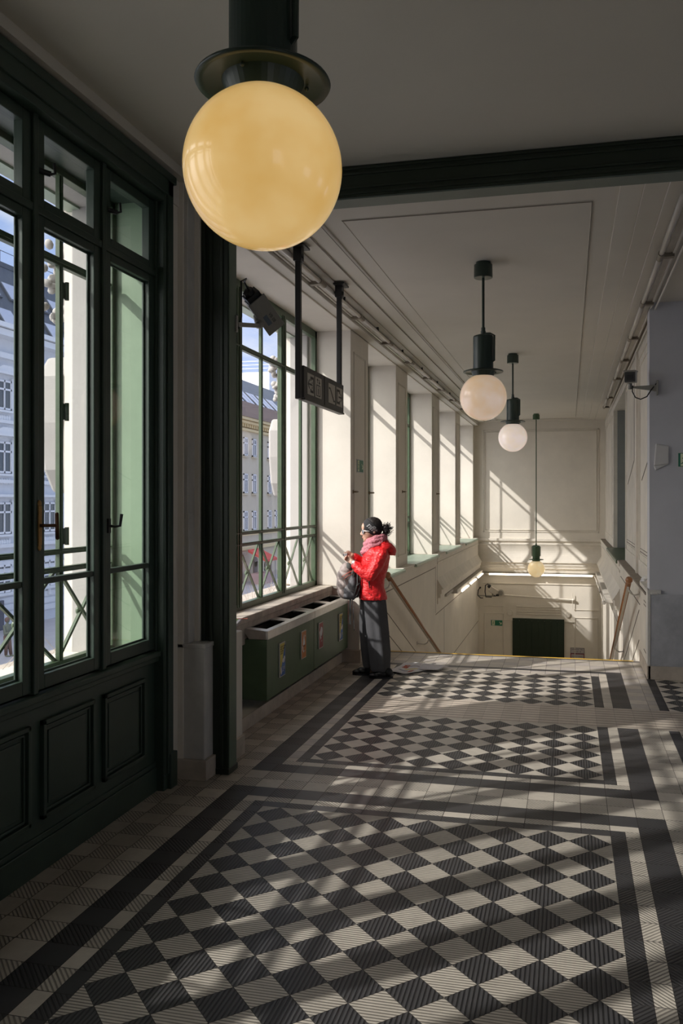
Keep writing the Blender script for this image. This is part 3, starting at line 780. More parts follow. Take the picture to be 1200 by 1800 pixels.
def globe_lamp(label, x, y, zc, ztop, gm, lm, sides=(1,)):
    """zc globe centre; everything else keyed to it"""
    t = thing('globe_lamp', label, 'lamp', (x, y, ztop), 'opal globe lamps hanging from the ceiling')
    b = MB(); b.lathe((x, y, ztop), [(0, 0.0), (0.062, 0.0), (0.062, -0.02), (0.078, -0.022), (0.08, -0.13), (0.075, -0.134), (0, -0.134)], 32)
    obj('canopy', b, lm, t, smooth=False)
    zb = zc+0.535
    b = MB(); b.cyl((x, y, ztop-0.12), (x, y, zb+0.03), 0.0115, n=14); b.lathe((x, y, zb), [(0, .06), (0.018, .06), (.018, .03), (.022, .03), (.022, -.01), (0, -.01)], 16)
    obj('rod', b, lm, t)
    b = MB(); b.lathe((x, y, zc), [(0, 0.535), (0.055, 0.532), (0.083, 0.522), (0.086, 0.51), (0.086, 0.225), (0.092, 0.222), (0.092, 0.19), (0.0, 0.19)], 40)
    obj('holder', b, lm, t, smooth=False)
    b = MB()
    for s_ in sides:
        b.tube([(x+s_*0.080, y-.02, zc+.30), (x+s_*0.095, y-.03, zc+.305), (x+s_*0.097, y-.03, zc+.52), (x+s_*0.06, y-.02, zc+.54), (x, y, zc+.545)], 0.009, 8)
    obj('side_bracket', b, lm, t)
    b = MB(); b.lathe((x, y, zc), [(0.08, 0.232), (0.150, 0.228), (0.168, 0.222), (0.171, 0.216), (0.168, 0.211), (0.148, 0.216), (0.08, 0.221)], 56)
    d_ = obj('disc_collar', b, lm, t, smooth=True)
    b = MB(); b.lathe((x, y, zc), [(0.0, 0.22), (0.105, 0.222), (0.09, 0.185), (0.085, 0.17), (0, 0.17)], 40)
    for k in range(3):
        a = k*2.1+.4; b.ell((x+.11*math.cos(a), y+.11*math.sin(a), zc+.212), 0.006, nu=8, nv=6)
    obj('gallery', b, lm, t)
    b = MB(); b.ell((x, y, zc), 0.2, nu=64, nv=40)
    o = obj('globe', b, gm, t, smooth=True)
    return t
globe_lamp('large near lamp with a yellowed opal globe hanging in the foreground', -0.755, 2.0, 2.640, 3.92, G1, LAMPG)
globe_lamp('lamp with a peach-tinted globe, first beyond the dark beam', -0.716, 7.18, 2.685, 3.838, G2, LAMPG)
globe_lamp('lamp with the whitest globe, hanging second beyond the dark beam', -0.762, 11.74, 2.678, 3.838, G3, LAMPG)
globe_lamp('long-stemmed lamp with a small-looking cream globe low over the stairs', -0.754, 19.97, 0.200, 3.838, G4, LAMPG2, (-1, 1))

# ============================================================ CEILING TUBE LIGHTS
TUBE = mat('unlit_tube_glass', (0.62, 0.58, 0.52), 0.25)
def tube_row(label, x, z, ys, sgn, group):
    t = thing('tube_light_track', label, 'light fitting', (x, ys[0], z), group)
    y0, y1 = ys[0]-.3, ys[-1]+.05
    b = MB(); b.box(x-0.022, x+0.022, y0, y1, z-0.005, z+0.04)
    obj('channel', b, PVC, t, bevel=0.003)
    b = MB(); b.box(x+sgn*.030, x+sgn*.050, y0, y1, z-.012, z+.03); b.box(x+sgn*.022, x+sgn*.030, y0, y1, z+.0, z+.012)
    obj('channel_lip', b, mat('pale_profile', (0.62, 0.59, 0.54), .4), t, bevel=.002)
    b = MB(); b.cyl((x+sgn*0.085, y0, z-0.02), (x+sgn*0.085, y1, z-0.02), 0.010, n=10)
    obj('conduit', b, mat('pale_profile', (0.62, 0.59, 0.54)), t)
    for a, c in zip(ys, ys[1:]):
        xt = x-sgn*0.058; zt = z-0.022
        b = MB(); b.cyl((xt, a+0.06, zt), (xt, c-0.10, zt), 0.020, n=14)
        obj('tube', b, TUBE, t, smooth=True)
        b = MB(); b.cyl((xt, c-0.10, zt), (xt, c+0.06, zt), 0.026, n=14); b.box(x-0.045, x+0.045, c-0.04, c+0.02, z-0.035, z+0.0)
        obj('lamp_holder', b, mat('brown_holder', (0.20, 0.17, 0.13), 0.5), t)
        b = MB(); yy = (a+c)/2; b.box(xt-.004, xt+.018, yy-.012, yy+.012, z-.02, z+.03)
        obj('clip', b, BLACK, t)
    return t
tube_row('unlit tube light track along the ceiling edge above the left windows', -2.20, 3.755, [5.60, 7.15, 8.60, 10.07, 11.54, 13.06, 14.50, 16.04, 17.64], -1, 'ceiling tube tracks')
tube_row('unlit tube light track along the ceiling edge on the right', 0.76, 3.75, [5.5, 6.95, 8.60, 10.4, 12.0, 13.8, 16.3, 17.9], 1, 'ceiling tube tracks')
# lit tubes below the cornice on the stair walls
LIT = mat('lit_tube', (1, 0.95, 0.88), 0.3, emit=(1, 0.86, 0.68), estr=6.0)
t = thing('wall_tube_light', 'long lit white tube light below the cornice across the far wall', 'light fitting', (-0.75, 21.4, -0.06), 'lit tube lights on the stair walls')
b = MB(); b.box(-2.20, 0.66, 21.36, 21.48, -0.085, -0.035); obj('housing', b, PVC, t, bevel=0.004)
for a, c in ((-1.98, -0.80), (-0.72, 0.56)):
    b = MB(); b.cyl((a, 21.34, -0.065), (c, 21.34, -0.065), 0.020, n=12); obj('tube', b, LIT, t, smooth=True)
t = thing('wall_tube_light', 'row of short lit tubes stepping along the left stair wall', 'light fitting', (XW, 18.5, -0.02), 'lit tube lights on the stair walls')
b = MB(); b.box(XW, XW+0.14, 16.3, 21.3, -0.02, 0.06); b.box(XW, XW+0.06, 15.4, 16.4, 0.02, 0.07); obj('housing', b, PVC, t, bevel=0.004)
for a, c in ((16.9, 18.0), (18.3, 19.5), (19.8, 21.0)):
    b = MB(); b.cyl((XW+0.16, a, -0.03), (XW+0.16, c, -0.03), 0.018, n=12); obj('tube', b, LIT, t, smooth=True)
    b = MB(); b.cyl((XW+0.16, c+.04, -0.03), (XW+0.16, c+0.16, -0.03), 0.03, n=12); obj('lamp_holder', b, mat('brown_holder', (0.20, 0.17, 0.13)), t)
t = thing('wall_tube_light', 'unlit tube light with pale brackets along the right stair wall', 'light fitting', (XWR, 18.5, -0.05))
b = MB(); b.box(XWR-0.14, XWR, 15.5, 21.3, -0.03, 0.05); obj('housing', b, PVC, t, bevel=0.004)
for a, c in ((15.8, 17.2), (17.5, 19.0), (19.3, 20.9)):
    b = MB(); b.cyl((XWR-0.16, a, -0.05), (XWR-0.16, c, -0.05), 0.018, n=12); obj('tube', b, TUBE, t, smooth=True)
    b = MB(); b.cyl((XWR-0.16, a-.15, -0.05), (XWR-0.16, a-.03, -0.05), 0.032, n=12); obj('lamp_holder', b, PVC, t)

# ============================================================ HANGING DIRECTION SIGN
SX = -2.04
t = thing('direction_sign', 'black hanging pictogram sign with lift and stairs symbols on two posts', 'sign', (SX, 6.9, 3.77))
b = MB(); b.box(SX-0.05, SX, 6.31, 7.50, 2.615, 2.87); b.box(SX-.055, SX+.003, 6.33, 7.52, 2.60, 2.618)
obj('sign_box', b, mat('sign_black', (0.030, 0.027, 0.024), 0.45), t, bevel=0.004)
for y in (6.27, 7.47):
    b = MB(); b.box(SX-0.055, SX-0.012, y-0.022, y+0.022, 2.60 if y < 7 else 2.66, 3.74)
    p_ = obj('post', b, BLACK, t, bevel=0.004)
    b = MB(); b.box(SX-0.07, SX+0.035, y-0.085, y+0.085, 3.785, 3.80); b.box(SX-0.065, SX-0.0, y-.035, y+.035, 3.68, 3.79); b.cyl((SX+.0, y, 3.72), (SX+.008, y, 3.72), 0.016, n=12)
    obj('ceiling_plate', b, BLACK, p_)
PLATE = mat('sign_panel_white', (0.42, 0.40, 0.35), 0.4); INK = mat('sign_ink', (0.025, 0.022, 0.02), 0.5)
Y0 = 6.355
def pane(u0, u1, w0=2.655, w1=2.825):
    b = MB(); b.box(SX, SX+0.003, u0, u1, w0, w1); return obj('sign_panel', b, PLATE, t)
pA = pane(6.39, 6.57); pB = pane(6.60, 6.78); pC = pane(6.99, 7.20); pD = pane(7.24, 7.45)
b = MB(); b.box(SX, SX+.003, 6.88, 6.886, 2.62, 2.865); obj('seam', b, DARKGL, t)
X_ = SX+0.003
def ink(par, name='pictogram'):
    return MB()
def q4(b, y0, y1, z0, z1): b.box(X_, X_+0.0015, y0, y1, z0, z1)
def door_arrow(u0, u1, left, par):
    b = MB(); w_ = u1-u0; 
    f = (lambda s_: u0+w_*s_) if left else (lambda s_: u1-w_*s_)
    def qq(a, c, z0, z1): A, C_ = sorted((f(a), f(c))); q4(b, A, C_, z0, z1)
    qq(.45, .92, 2.785, 2.805); qq(.45, .92, 2.675, 2.695); qq(.84, .92, 2.68, 2.80); qq(.45, .55, 2.77, 2.80); qq(.45, .55, 2.68, 2.705)
    qq(.12, .62, 2.733, 2.747)
    for sg in (1, -1):
        b.bar((X_+.0008, f(.10), 2.74), (X_+.0008, f(.30), 2.74+sg*0.036), 0.0015, 0.011)
    if left:
        for k in range(3): qq(.66, .72, 2.712+k*.02, 2.722+k*.02)
    obj('pictogram', b, INK, par)
door_arrow(6.39, 6.57, True, pA); door_arrow(7.24, 7.45, False, pD)
b = MB(); q4(b, 6.635, 6.745, 2.755, 2.763); q4(b, 6.635, 6.745, 2.668, 2.676); q4(b, 6.635, 6.645, 2.668, 2.763); q4(b, 6.735, 6.745, 2.668, 2.763)
q4(b, 6.683, 6.697, 2.69, 2.735); b.ell((X_+.001, 6.69, 2.745), (0.001, 0.008, 0.006), nu=12, nv=8); q4(b, 6.686, 6.694, 2.68, 2.70)
for y, s_ in ((6.665, 1), (6.72, -1)):
    q4(b, y-.004, y+.004, 2.775, 2.812)
    for sg in (-1, 1): b.bar((X_+.0008, y, 2.793+s_*.02), (X_+.0008, y+sg*.018, 2.793+s_*.006), 0.0015, 0.006)
obj('pictogram', b, INK, pB)
b = MB(); n = 9
for k in range(n): 
    y = 7.035+k*0.0135; z = 2.785-k*0.0115; q4(b, y, y+0.024, z-0.008, z)
    q4(b, y, y+.010, z-.010, z+.004)
q4(b, 7.005, 7.045, 2.775, 2.79); q4(b, 7.15, 7.19, 2.675, 2.69)
obj('pictogram', b, INK, pC)

# ============================================================ CCTV CAMERAS
CCTV = mat('cctv_grey_housing', (0.28, 0.27, 0.24), 0.45, 0.08, 8)
def rotx(a): return Matrix.Rotation(a, 3, 'X')
t = thing('security_camera', 'tilted grey security camera on the dark green iron column', 'camera', (-2.18, 5.25, 3.0), 'security cameras')
ctr = Vector((-2.165, 5.72, 3.175))
IR = Vector((0.9743, 0.2253, 0)); ID = Vector((-0.2253, 0.9743, 0)); IU = Vector((0, 0, 1))
ax = (IR*0.36-IU*0.50+ID*0.62).normalized()
wv = (-IR*0.55-IU*0.57); wv = (wv-ax*wv.dot(ax)).normalized(); nv_ = wv.cross(ax).normalized()
if nv_.dot(ID) > 0: nv_ = -nv_
R_ = Matrix((wv, ax, nv_)).transposed(); side = nv_; up = -wv
b = MB(); b.obox(ctr, 0.125, 0.25, 0.105, R_); b.obox(ctr-wv*0.0+nv_*0.056+ax*.015, 0.145, 0.30, 0.010, R_)
obj('housing', b, CCTV, t, bevel=0.004)
b = MB(); b.obox(ctr+ax*0.15-nv_*.01, 0.11, 0.06, 0.085, R_); obj('front_window', b, DARKGL, t)
b = MB(); b.obox(ctr-ax*0.145, 0.11, 0.05, 0.09, R_); b.cyl(ctr-ax*0.16, ctr-ax*0.20, 0.035); b.cyl(ctr-ax*0.16+wv*.03, ctr-ax*0.20+wv*.03, 0.016); obj('back_cover', b, BLACK, t)
b = MB(); b.bar((-2.18, 5.27, 2.985), (-2.17, 5.66, 3.055), 0.035, 0.028); b.box(-2.185, -2.165, 5.235, 5.262, 2.93, 3.04); b.cyl(ctr+wv*0.06, (-2.17, 5.66, 3.05), 0.022); b.ell((-2.165, 5.66, 3.065), 0.032)
obj('arm', b, CCTV, t)
b = MB(); b.tube([ctr-ax*0.19, ctr-ax*0.25+Vector((0,0,.02)), (-2.17, 5.42, 3.33), (-2.17, 5.33, 3.29), (-2.165, 5.32, 3.15), (-2.168, 5.33, 3.05), (-2.175, 5.29, 2.96)], 0.006)
obj('cable', b, BLACK, t, smooth=True)
M = frameM(ctr+nv_*0.0615+ax*0.055-wv*.022, ax, -wv)
b = text_mb('VB 08', 0.034, M); obj('camera_number', b, INK, t)
b = MB(); b.obox(ctr+nv_*0.0612+ax*0.05+wv*.018, 0.034, 0.085, 0.001, R_); obj('label_sticker', b, mat('blue_grey_sticker', (0.10, 0.13, 0.17), 0.5), t)

t = thing('security_camera', 'boxy security camera on a long bracket at the right wall corner', 'camera', (0.87, 8.95, 2.98), 'security cameras')
c_ = Vector((0.595, 8.72, 3.035)); ax = Vector((-0.13, -0.9, -0.10)).normalized(); side = ax.cross(Vector((0,0,1))).normalized(); up = side.cross(ax).normalized()
R_ = Matrix((side, ax, up)).transposed()
b = MB(); b.obox(c_-ax*.08, 0.105, 0.26, 0.11, R_); b.obox(c_+up*0.058-ax*.05, 0.125, 0.33, 0.014, R_)
obj('housing', b, CCTV, t, bevel=0.006)
b = MB(); b.obox(c_+ax*0.055, 0.10, 0.012, 0.095, R_); o = obj('front_frame', b, DARKGL, t)
b = MB(); b.obox(c_+ax*0.063-up*.005, 0.06, 0.004, 0.05, R_); obj('lens_window', b, BLACK, o)
b = MB(); b.prism([(0.615, 2.955), (0.865, 2.965), (0.865, 2.90), (0.62, 2.94)], 'y', 8.82, 8.86); b.box(0.855, 0.87, 8.80, 8.88, 2.86, 3.01); b.cyl((0.60, 8.84, 2.93), (0.60, 8.82, 2.985), 0.02)
obj('arm', b, CCTV, t, bevel=0.003)
b = MB(); b.tube([(0.625, 8.80, 2.96), (0.62, 8.80, 2.90), (0.65, 8.80, 2.84), (0.70, 8.80, 2.82), (0.76, 8.80, 2.845), (0.80, 8.81, 2.91), (0.86, 8.84, 2.985)], 0.0065)
obj('cable', b, BLACK, t, smooth=True)

t = thing('security_camera', 'small beige security camera with black cables on the far stair wall', 'camera', (-2.2, 21.5, -0.5), 'security cameras')
b = MB(); b.obox((-1.86, 21.2, -0.47), 0.22, 0.14, 0.14, Matrix.Rotation(0.55, 3, 'Y')); obj('housing', b, PVC, t, bevel=0.01)
b = MB(); b.ell((-1.96, 21.2, -0.36), 0.05); obj('end_cap', b, BLACK, t); b = MB(); b.box(-1.84, -1.72, 21.15, 21.25, -0.60, -0.555); obj('lens_hood', b, BLACK, t)
b = MB(); b.box(-2.25, -1.80, 21.2, 21.25, -0.62, -0.59); b.cyl((-1.88, 21.2, -0.6), (-1.88, 21.2, -0.5), 0.02); obj('arm', b, CCTV, t)
b = MB(); b.tube([(-1.96, 21.2, -.36), (-2.0, 21.2, -.30), (-2.06, 21.2, -.34), (-2.07, 21.2, -.5), (-2.05, 21.2, -.63), (-1.9, 21.2, -.63)], 0.014); b.tube([(-2.19, 21.2, -.40), (-2.24, 21.2, -.46), (-2.25, 21.2, -.6), (-2.18, 21.2, -.66), (-2.12, 21.2, -.66)], 0.013)
b.ell((-2.19, 21.2, -.40), 0.025); obj('cable', b, BLACK, t)
b = MB(); b.cyl((-1.70, 21.47, -0.55), (-1.70, 21.5, -0.55), 0.085, n=28); v = obj('wall_vent', b, PVC); tag(v, 'round grey vent plate on the far wall beside the small camera', 'vent')
b = MB(); b.cyl((-1.70, 21.462, -0.55), (-1.70, 21.475, -0.55), 0.06, n=28); obj('vent_grille', b, CCTV, v)

# ============================================================ ESCAPE SIGNS
SG = mat('escape_sign_green', (0.01, 0.16, 0.09), 0.4); SGL = mat('escape_sign_pale', (0.72, 0.76, 0.55), 0.5); SGF = mat('sign_rim_white', (0.55, 0.56, 0.55), 0.5)
def escape_sign(label, M, w_, h_, arrow):
    """local frame: x right, y up, z out"""
    def add(name, parts, m, par, z0, z1):
        b = MB()
        for pl in parts: b.prism(pl, 'z', z0, z1)
        for v in b.bm.verts: v.co = M @ v.co
        return obj(name, b, m, par)
    R4 = lambda x0, x1, y0, y1: [(x0, y0), (x1, y0), (x1, y1), (x0, y1)]
    b = MB(); b.box(-w_/2, w_/2, -h_/2, h_/2, 0, 0.006)
    for v in b.bm.verts: v.co = M @ v.co
    root = obj('escape_sign', b, SGF); tag(root, label, 'sign', 'green escape signs')
    e = 0.012*h_/0.2
    add('sign_face', [R4(-w_/2+e, w_/2-e, -h_/2+e, h_/2-e)], SG, root, 0.006, 0.0075)
    k = h_/0.2; ox = -w_/2+0.085*k
    add('door_symbol', [R4(ox-.045*k, ox+.045*k, -.08*k, .08*k)], SGL, root, 0.0075, 0.008)
    # running figure (dark on pale)
    def lim(p, q_, r): 
        p = Vector(p); q_ = Vector(q_); d = (q_-p).normalized(); n = Vector((-d.y, d.x))*r
        return [tuple(p+n), tuple(q_+n), tuple(q_-n), tuple(p-n)]
    K = lambda x, y: (ox+x*k, y*k)
    add('figure', [lim(K(.0, .03), K(-.005, -.02), .009*k), lim(K(-.005, -.02), K(.02, -.04), .006*k), lim(K(.02, -.04), K(.015, -.07), .005*k), lim(K(-.005, -.02), K(-.025, -.045), .006*k), lim(K(-.025, -.045), K(-.04, -.05), .005*k),
                   lim(K(.0, .028), K(.025, .01), .005*k), lim(K(0, .028), K(-.025, .02), .005*k), R4(ox-.008*k+.006*k, ox+.016*k, .04*k, .062*k)], SG, root, 0.008, 0.0086)
    ax_ = w_/2-0.075*k
    if arrow:
        s2 = 0.035*k
        add('arrow', [lim((ax_-s2, s2), (ax_+s2*.6, -s2*.6), .009*k), lim((ax_+s2, -s2*1.0), (ax_-s2*.6, -s2*1.0), .009*k), lim((ax_+s2, -s2*1.1), (ax_+s2, s2*.6), .009*k)], SGL, root, 0.0075, 0.008)
    return root
escape_sign('green escape sign with a down arrow on the left window pier', frameM((XU+.002, 9.42, 2.20), (0, 1, 0), (0, 0, 1)), 0.30, 0.155, True)
escape_sign('green escape sign left of the dark green door down the stairs', frameM((-1.80, 21.495, -1.32), (1, 0, 0), (0, 0, 1)), 0.30, 0.155, True)
escape_sign('green escape sign cut by the right edge on the grey wall', frameM((1.205, 8.853, 2.208), (1, 0, 0), (0, 0, 1)), 0.30, 0.155, False)
# notice on the far wall
b = MB(); b.box(0.03, 0.37, 21.488, 21.498, -2.02, -1.88); nt_ = obj('wall_notice', b, mat('notice_frame_grey', (0.12, 0.13, 0.14), 0.5)); tag(nt_, 'small framed white and red notice low on the far wall right of the door', 'sign')
b = MB(); b.box(0.042, 0.358, 21.485, 21.489, -2.008, -1.892); obj('notice_paper', b, mat('notice_white', (0.45, 0.42, 0.43), 0.5), nt_)
b = MB(); b.box(0.03, 0.37, 21.488, 21.498, -2.165, -2.02); n2_ = obj('notice_border', b, mat('notice_red', (0.22, 0.03, 0.04), 0.5), nt_)
b = MB(); b.box(0.05, 0.35, 21.485, 21.489, -2.145, -2.04); obj('notice_paper', b, mat('notice_white', (0.45, 0.42, 0.43)), nt_)
for s_, sz, z in (('Johnstraße 186a', 0.042, -1.92), ('11 00-18', 0.05, -1.975), ('Rauchen verboten', 0.036, -2.092)):
    obj('notice_text', text_mb(s_, sz, frameM((0.20, 21.484, z), (1, 0, 0), (0, 0, 1))), INK, nt_)
# door hooks on piers
for y, z, l_ in ((9.12, 1.90, 'first left pier near edge beside the escape sign'), (9.90, 1.895, 'first left pier far edge over the green sill'), (11.97, 1.93, 'middle of the second left pier'), (15.2, 1.925, 'third left pier')):
    b = MB(); b.cyl((XU-.01, y, z), (XU+0.055, y, z), 0.010); b.box(XU-.0, XU+.006, y-.02, y+.02, z-.02, z+.02); b.cap((XU+.05, y-.05, z), 0.008, (XU+.05, y+.03, z), 0.008)
    tag(obj('casement_hook', b, mat('tarnished_brass', (0.20, 0.15, 0.09), 0.4, metal=0.7)), 'small brass casement stay on the '+l_, 'hook', 'casement stays on the window piers')

# ============================================================ WASTE BINS
BX0, BX1 = -2.72, -2.395
BING = mat('bin_green_enamel', (0.078, 0.130, 0.068), 0.42, 0.2, 4.0, 0.03, 30)
RUB = mat('bin_opening_black', (0.012, 0.012, 0.012), 0.5)
def sticker_frame(par, yc, z0, z1, w_, m):
    b = MB(); b.box(BX1, BX1+0.012, yc-w_/2, yc+w_/2, z0, z1); s = obj('sticker_plate', b, mat('sticker_white', (0.62, 0.60, 0.56), 0.5), par, bevel=0.003)
    b = MB(); b.box(BX1+0.012, BX1+0.0128, yc-w_/2+.008, yc+w_/2-.008, z0+.008, z1-.008); f = obj('sticker_face', b, m, s); return s
def bin_unit(label, y0, y1):
    zb, zt = 0.17, 0.665
    t = thing('waste_bin', label, 'bin', (BX1, (y0+y1)/2, zb), 'twin-opening green waste bins')
    b = MB(); b.box(BX0, BX1, y0, y1, zb, zt)
    obj('body', b, BING, t, bevel=0.003)
    b = MB(); b.prism([(BX0, zt), (BX0+.10, zt), (BX0+.10, .765), (BX0, .80)], 'y', y0, y1); obj('rear_cover', b, BING, t, bevel=0.004)
    b = MB(); 
    for k in range(3): b.box(BX0+.005+k*.03, BX0+.018+k*.03, y0+.02, y1-.02, .79-k*.0105, .806-k*.0105)
    obj('cover_rib', b, GREENS, t)
    # steel top tray with two openings: a slightly sloped slab
    L_ = y1-y0; holes = [(y0+.10, y0+L_/2-.07), (y0+L_/2+.07, y1-.10)]
    xa, xb = BX0+.10, BX1+.006; hx0, hx1 = xa+.045, xb-.045
    b = MB(); za, zf = 0.755, 0.735
    def sl(x0, x1, ya, yb):
        f = lambda x: za+(zf-za)*(x-xa)/(xb-xa)
        b.prism([(x0, f(x0)-.02), (x1, f(x1)-.02), (x1, f(x1)), (x0, f(x0))], 'y', ya, yb)
    sl(xa, hx0, y0, y1); sl(hx1, xb, y0, y1)
    ys = [y0]+[v for h in holes for v in h]+[y1]
    for a, c in ((ys[0], ys[1]), (ys[2], ys[3]), (ys[4], ys[5])): sl(hx0, hx1, a, c)
    b.prism([(xb-.004, zt+.003), (xb+.003, zt+.003), (xb+.003, zf+.0015), (xb-.012, zf+.0022)], 'y', y0, y1)
    b.prism([(xa+.07, zt+.003), (xb, zt+.003), (xb, zf), (xa, za)], 'y', y0-.001, y0+.004)
    b.prism([(xa+.07, zt+.003), (xb, zt+.003), (xb, zf), (xa, za)], 'y', y1-.004, y1)
    obj('steel_top', b, STEEL, t)
    for a, c in holes:
        b = MB()
        b.box(hx0-.006, hx0, a, c, .60, .745); b.box(hx1, hx1+.006, a, c, .60, .73); b.box(hx0, hx1, a-.006, a, .60, .735); b.box(hx0, hx1, c, c+.006, .60, .735); b.box(hx0, hx1, a, c, .60, .606)
        obj('opening', b, RUB, t)
    return t
bu1 = bin_unit('near green waste bin with yellow-blue and orange stickers under the window', 6.43, 7.715)
bu2 = bin_unit('far green waste bin with red and yellow-blue stickers beside the woman', 7.725, 8.975)
def yellowblue(par, yc, w_=.145, z0=0.30, z1=.59):
    s = sticker_frame(par, yc, z0, z1, w_, mat('sticker_blue', (0.03, 0.13, 0.42), 0.45))
    X1 = BX1+.0129; y0 = yc-w_/2+.008; y1 = yc+w_/2-.008; a = z0+.008; c = z1-.008
    b = MB(); b.prism([(y0, a), (y0, c), (y1-.01, c)], 'x', X1, X1+.0005); obj('sticker_patch', b, mat('sticker_yellow', (0.62, 0.52, 0.08), 0.45), s)
    W_ = mat('sticker_print_white', (0.72, 0.72, 0.74), 0.5)
    b = MB(); b.ell((X1+.0006, y1-.045, a+.125), (.0006, .032, .020), nu=14, nv=8); b.ell((X1+.0006, y1-.022, a+.143), (.0006, .018, .018), nu=14, nv=8)
    b.prism([(y0+.01, a+.075), (y0+.028, a+.08), (y0+.045, a+.03), (y0+.03, a+.012), (y0+.018, a+.03)], 'x', X1+.0002, X1+.0010)
    obj('sticker_drawing', b, W_, s)
    obj('sticker_text', text_mb('GÄSTE GEHN\nMÜLL IDEEN\nSTAMM-\nGÄSTE', .021, frameM((X1+.0008, y0+.006, c-.055), (0, 1, 0), (0, 0, 1)), align='LEFT'), INK, s)
    obj('sticker_text', text_mb('bitte alles\nhier rein!\nwien', .017, frameM((X1+.0008, y1-.075, a+.055), (0, 1, 0), (0, 0, 1)), align='LEFT'), W_, s)
    return s
def blob_sticker(par, yc, col, name, word, col2, z0=0.345, z1=.60, w_=.14):
    s = sticker_frame(par, yc, z0, z1, w_, mat(name, col, 0.45))
    X1 = BX1+.0129; W_ = mat('sticker_print_white', (0.72, 0.72, 0.74)); zm = (z0+z1)/2
    b = MB()
    if word == 'GLUT':
        b.prism([(yc-.02, zm+.06), (yc+.0, zm+.095), (yc+.01, zm+.06), (yc+.03, zm+.02), (yc+.02, zm-.005), (yc-.035, zm-.005), (yc-.035, zm+.02)], 'x', X1, X1+.0008)
        b.prism([(yc-.05, zm-.01), (yc-.03, zm-.01), (yc-.025, zm-.045), (yc-.0, zm-.065), (yc-.01, zm-.075), (yc-.04, zm-.05)], 'x', X1, X1+.0008)
        b.ell((X1+.0005, yc+.035, zm+.075), (.0006, .008, .008), nu=10, nv=6)
    else:
        b.prism([(yc-.055, zm+.035), (yc-.03, zm+.055), (yc-.005, zm+.085), (yc+.035, zm+.07), (yc+.045, zm+.04), (yc+.025, zm+.0), (yc+.0, zm-.02), (yc-.015, zm-.045), (yc-.035, zm-.02), (yc-.045, zm+.01)], 'x', X1, X1+.0008)
    obj('sticker_drawing', b, W_, s)
    obj('sticker_text', text_mb(word, .026, frameM((X1+.0012, yc+.005, zm-.012), (0, 1, 0), (0, 0, 1))), mat(name+'_ink', col2, 0.5), s)
    obj('sticker_text', text_mb('bitte!' if word == 'GLUT' else 'RAT', .018, frameM((X1+.0012, yc+.012, zm-.058), (0, 1, 0), (0, 0, 1))), W_, s)
    return s
for ch_t, f in ((bu1, lambda: (yellowblue(bu1, 6.78), blob_sticker(bu1, 7.37, (0.55, 0.20, 0.05), 'sticker_orange', 'GLUT', (.08, .06, .08)))),
                (bu2, lambda: (blob_sticker(bu2, 7.92, (0.32, 0.015, 0.025), 'sticker_red', 'ALT', (.10, .02, .03)), yellowblue(bu2, 8.66)))): f()

# ============================================================ HANDRAILS
def handrail(label, x, wallx, sgn):
    t = thing('handrail', label, 'handrail', (x, 9.65, .92), 'stair handrails')
    y0, z0, y1, z1 = 9.66, 0.912, 15.5, 0.912-0.402*5.84
    def Z(y): return z0+(z1-z0)*(y-y0)/(y1-y0)
    b = MB(); b.cyl((x, y0, z0), (x, y1, z1), 0.030, n=20); b.ell((x, y0-.01, z0+.01), (.040, .046, .040), nu=24, nv=14)
    obj('wooden_rail', b, WOODR, t, smooth=True)
    b = MB(); b.bar((x, y0+.12, Z(y0+.12)-.028), (x, y1, z1-.028), 0.03, 0.008); obj('metal_strip', b, PVC, t)
    for y in (9.78, 12.6, 15.2):
        b = MB(); z = Z(y)
        b.tube([(x, y, z-.02), (x, y, z-.06), (x+sgn*.02, y+.01, z-.10), (x+sgn*.06, y+.02, z-.125), (wallx-sgn*.02, y+.03, z-.12), (wallx, y+.03, z-.115)], .009)
        b.cyl((wallx-sgn*.008, y+.03, z-.115), (wallx+sgn*.01, y+.03, z-.115), .03)
        obj('bracket', b, STEEL, t, smooth=False)
    return t
handrail('wooden handrail on curved steel brackets along the left stair wall', -2.09, XW, -1)
handrail('wooden handrail on curved steel brackets along the right stair wall', 0.645, XWR, 1)

# ============================================================ NEWSPAPERS, TISSUE
PAPER = mat('newsprint', (0.52, 0.50, 0.50), 0.8, 0.10, 25); 
def rootmesh(b, m, name, label, cat, **k): return tag(obj(name, b, m, **k), label, cat)
b = MB()
def nf(u, v):
    # u along image-right, v away
    x = -1.86+u*0.33+v*0.13; y = 8.62+v*0.36-u*0.02
    z = 0.006+0.03*math.exp(-((v-0.9)/.18)**2)+0.012*math.sin(u*5+v*3)**2
    return (x, y-0.10*math.sin(u*PI)*(1-v), z)
b.grid(nf, 18, 14)
news = rootmesh(b, PAPER, 'newspaper', 'open crumpled newspaper lying on the chequered floor behind the woman', 'newspaper', smooth=True)
sm = news.modifiers.new('s', 'SOLIDIFY'); sm.thickness = 0.004
b = MB()
def nf2(u, v):
    x = -1.56+u*0.22+v*0.08; y = 8.70+v*0.22+u*.02
    z = 0.012+0.045*math.sin(min(1, v*1.2)*PI*.8)*(1-u*.8)+.004
    return (x, y, z)
b.grid(nf2, 12, 12); o = obj('folded_page', b, PAPER, news, smooth=True); sm = o.modifiers.new('s', 'SOLIDIFY'); sm.thickness = 0.003
def on(fn, u, v, dz): p = fn(u, v); return (p[0], p[1], p[2]+dz)
def decal(fn, u0, u1, v0, v1, m, nm, par):
    b = MB(); b.grid(lambda a, c: on(fn, u0+(u1-u0)*a, v0+(v1-v0)*c, .0015), 8, 6); o = obj(nm, b, m, par, smooth=True)
    sm = o.modifiers.new('s', 'SOLIDIFY'); sm.thickness = 0.0006; sm.offset = 1
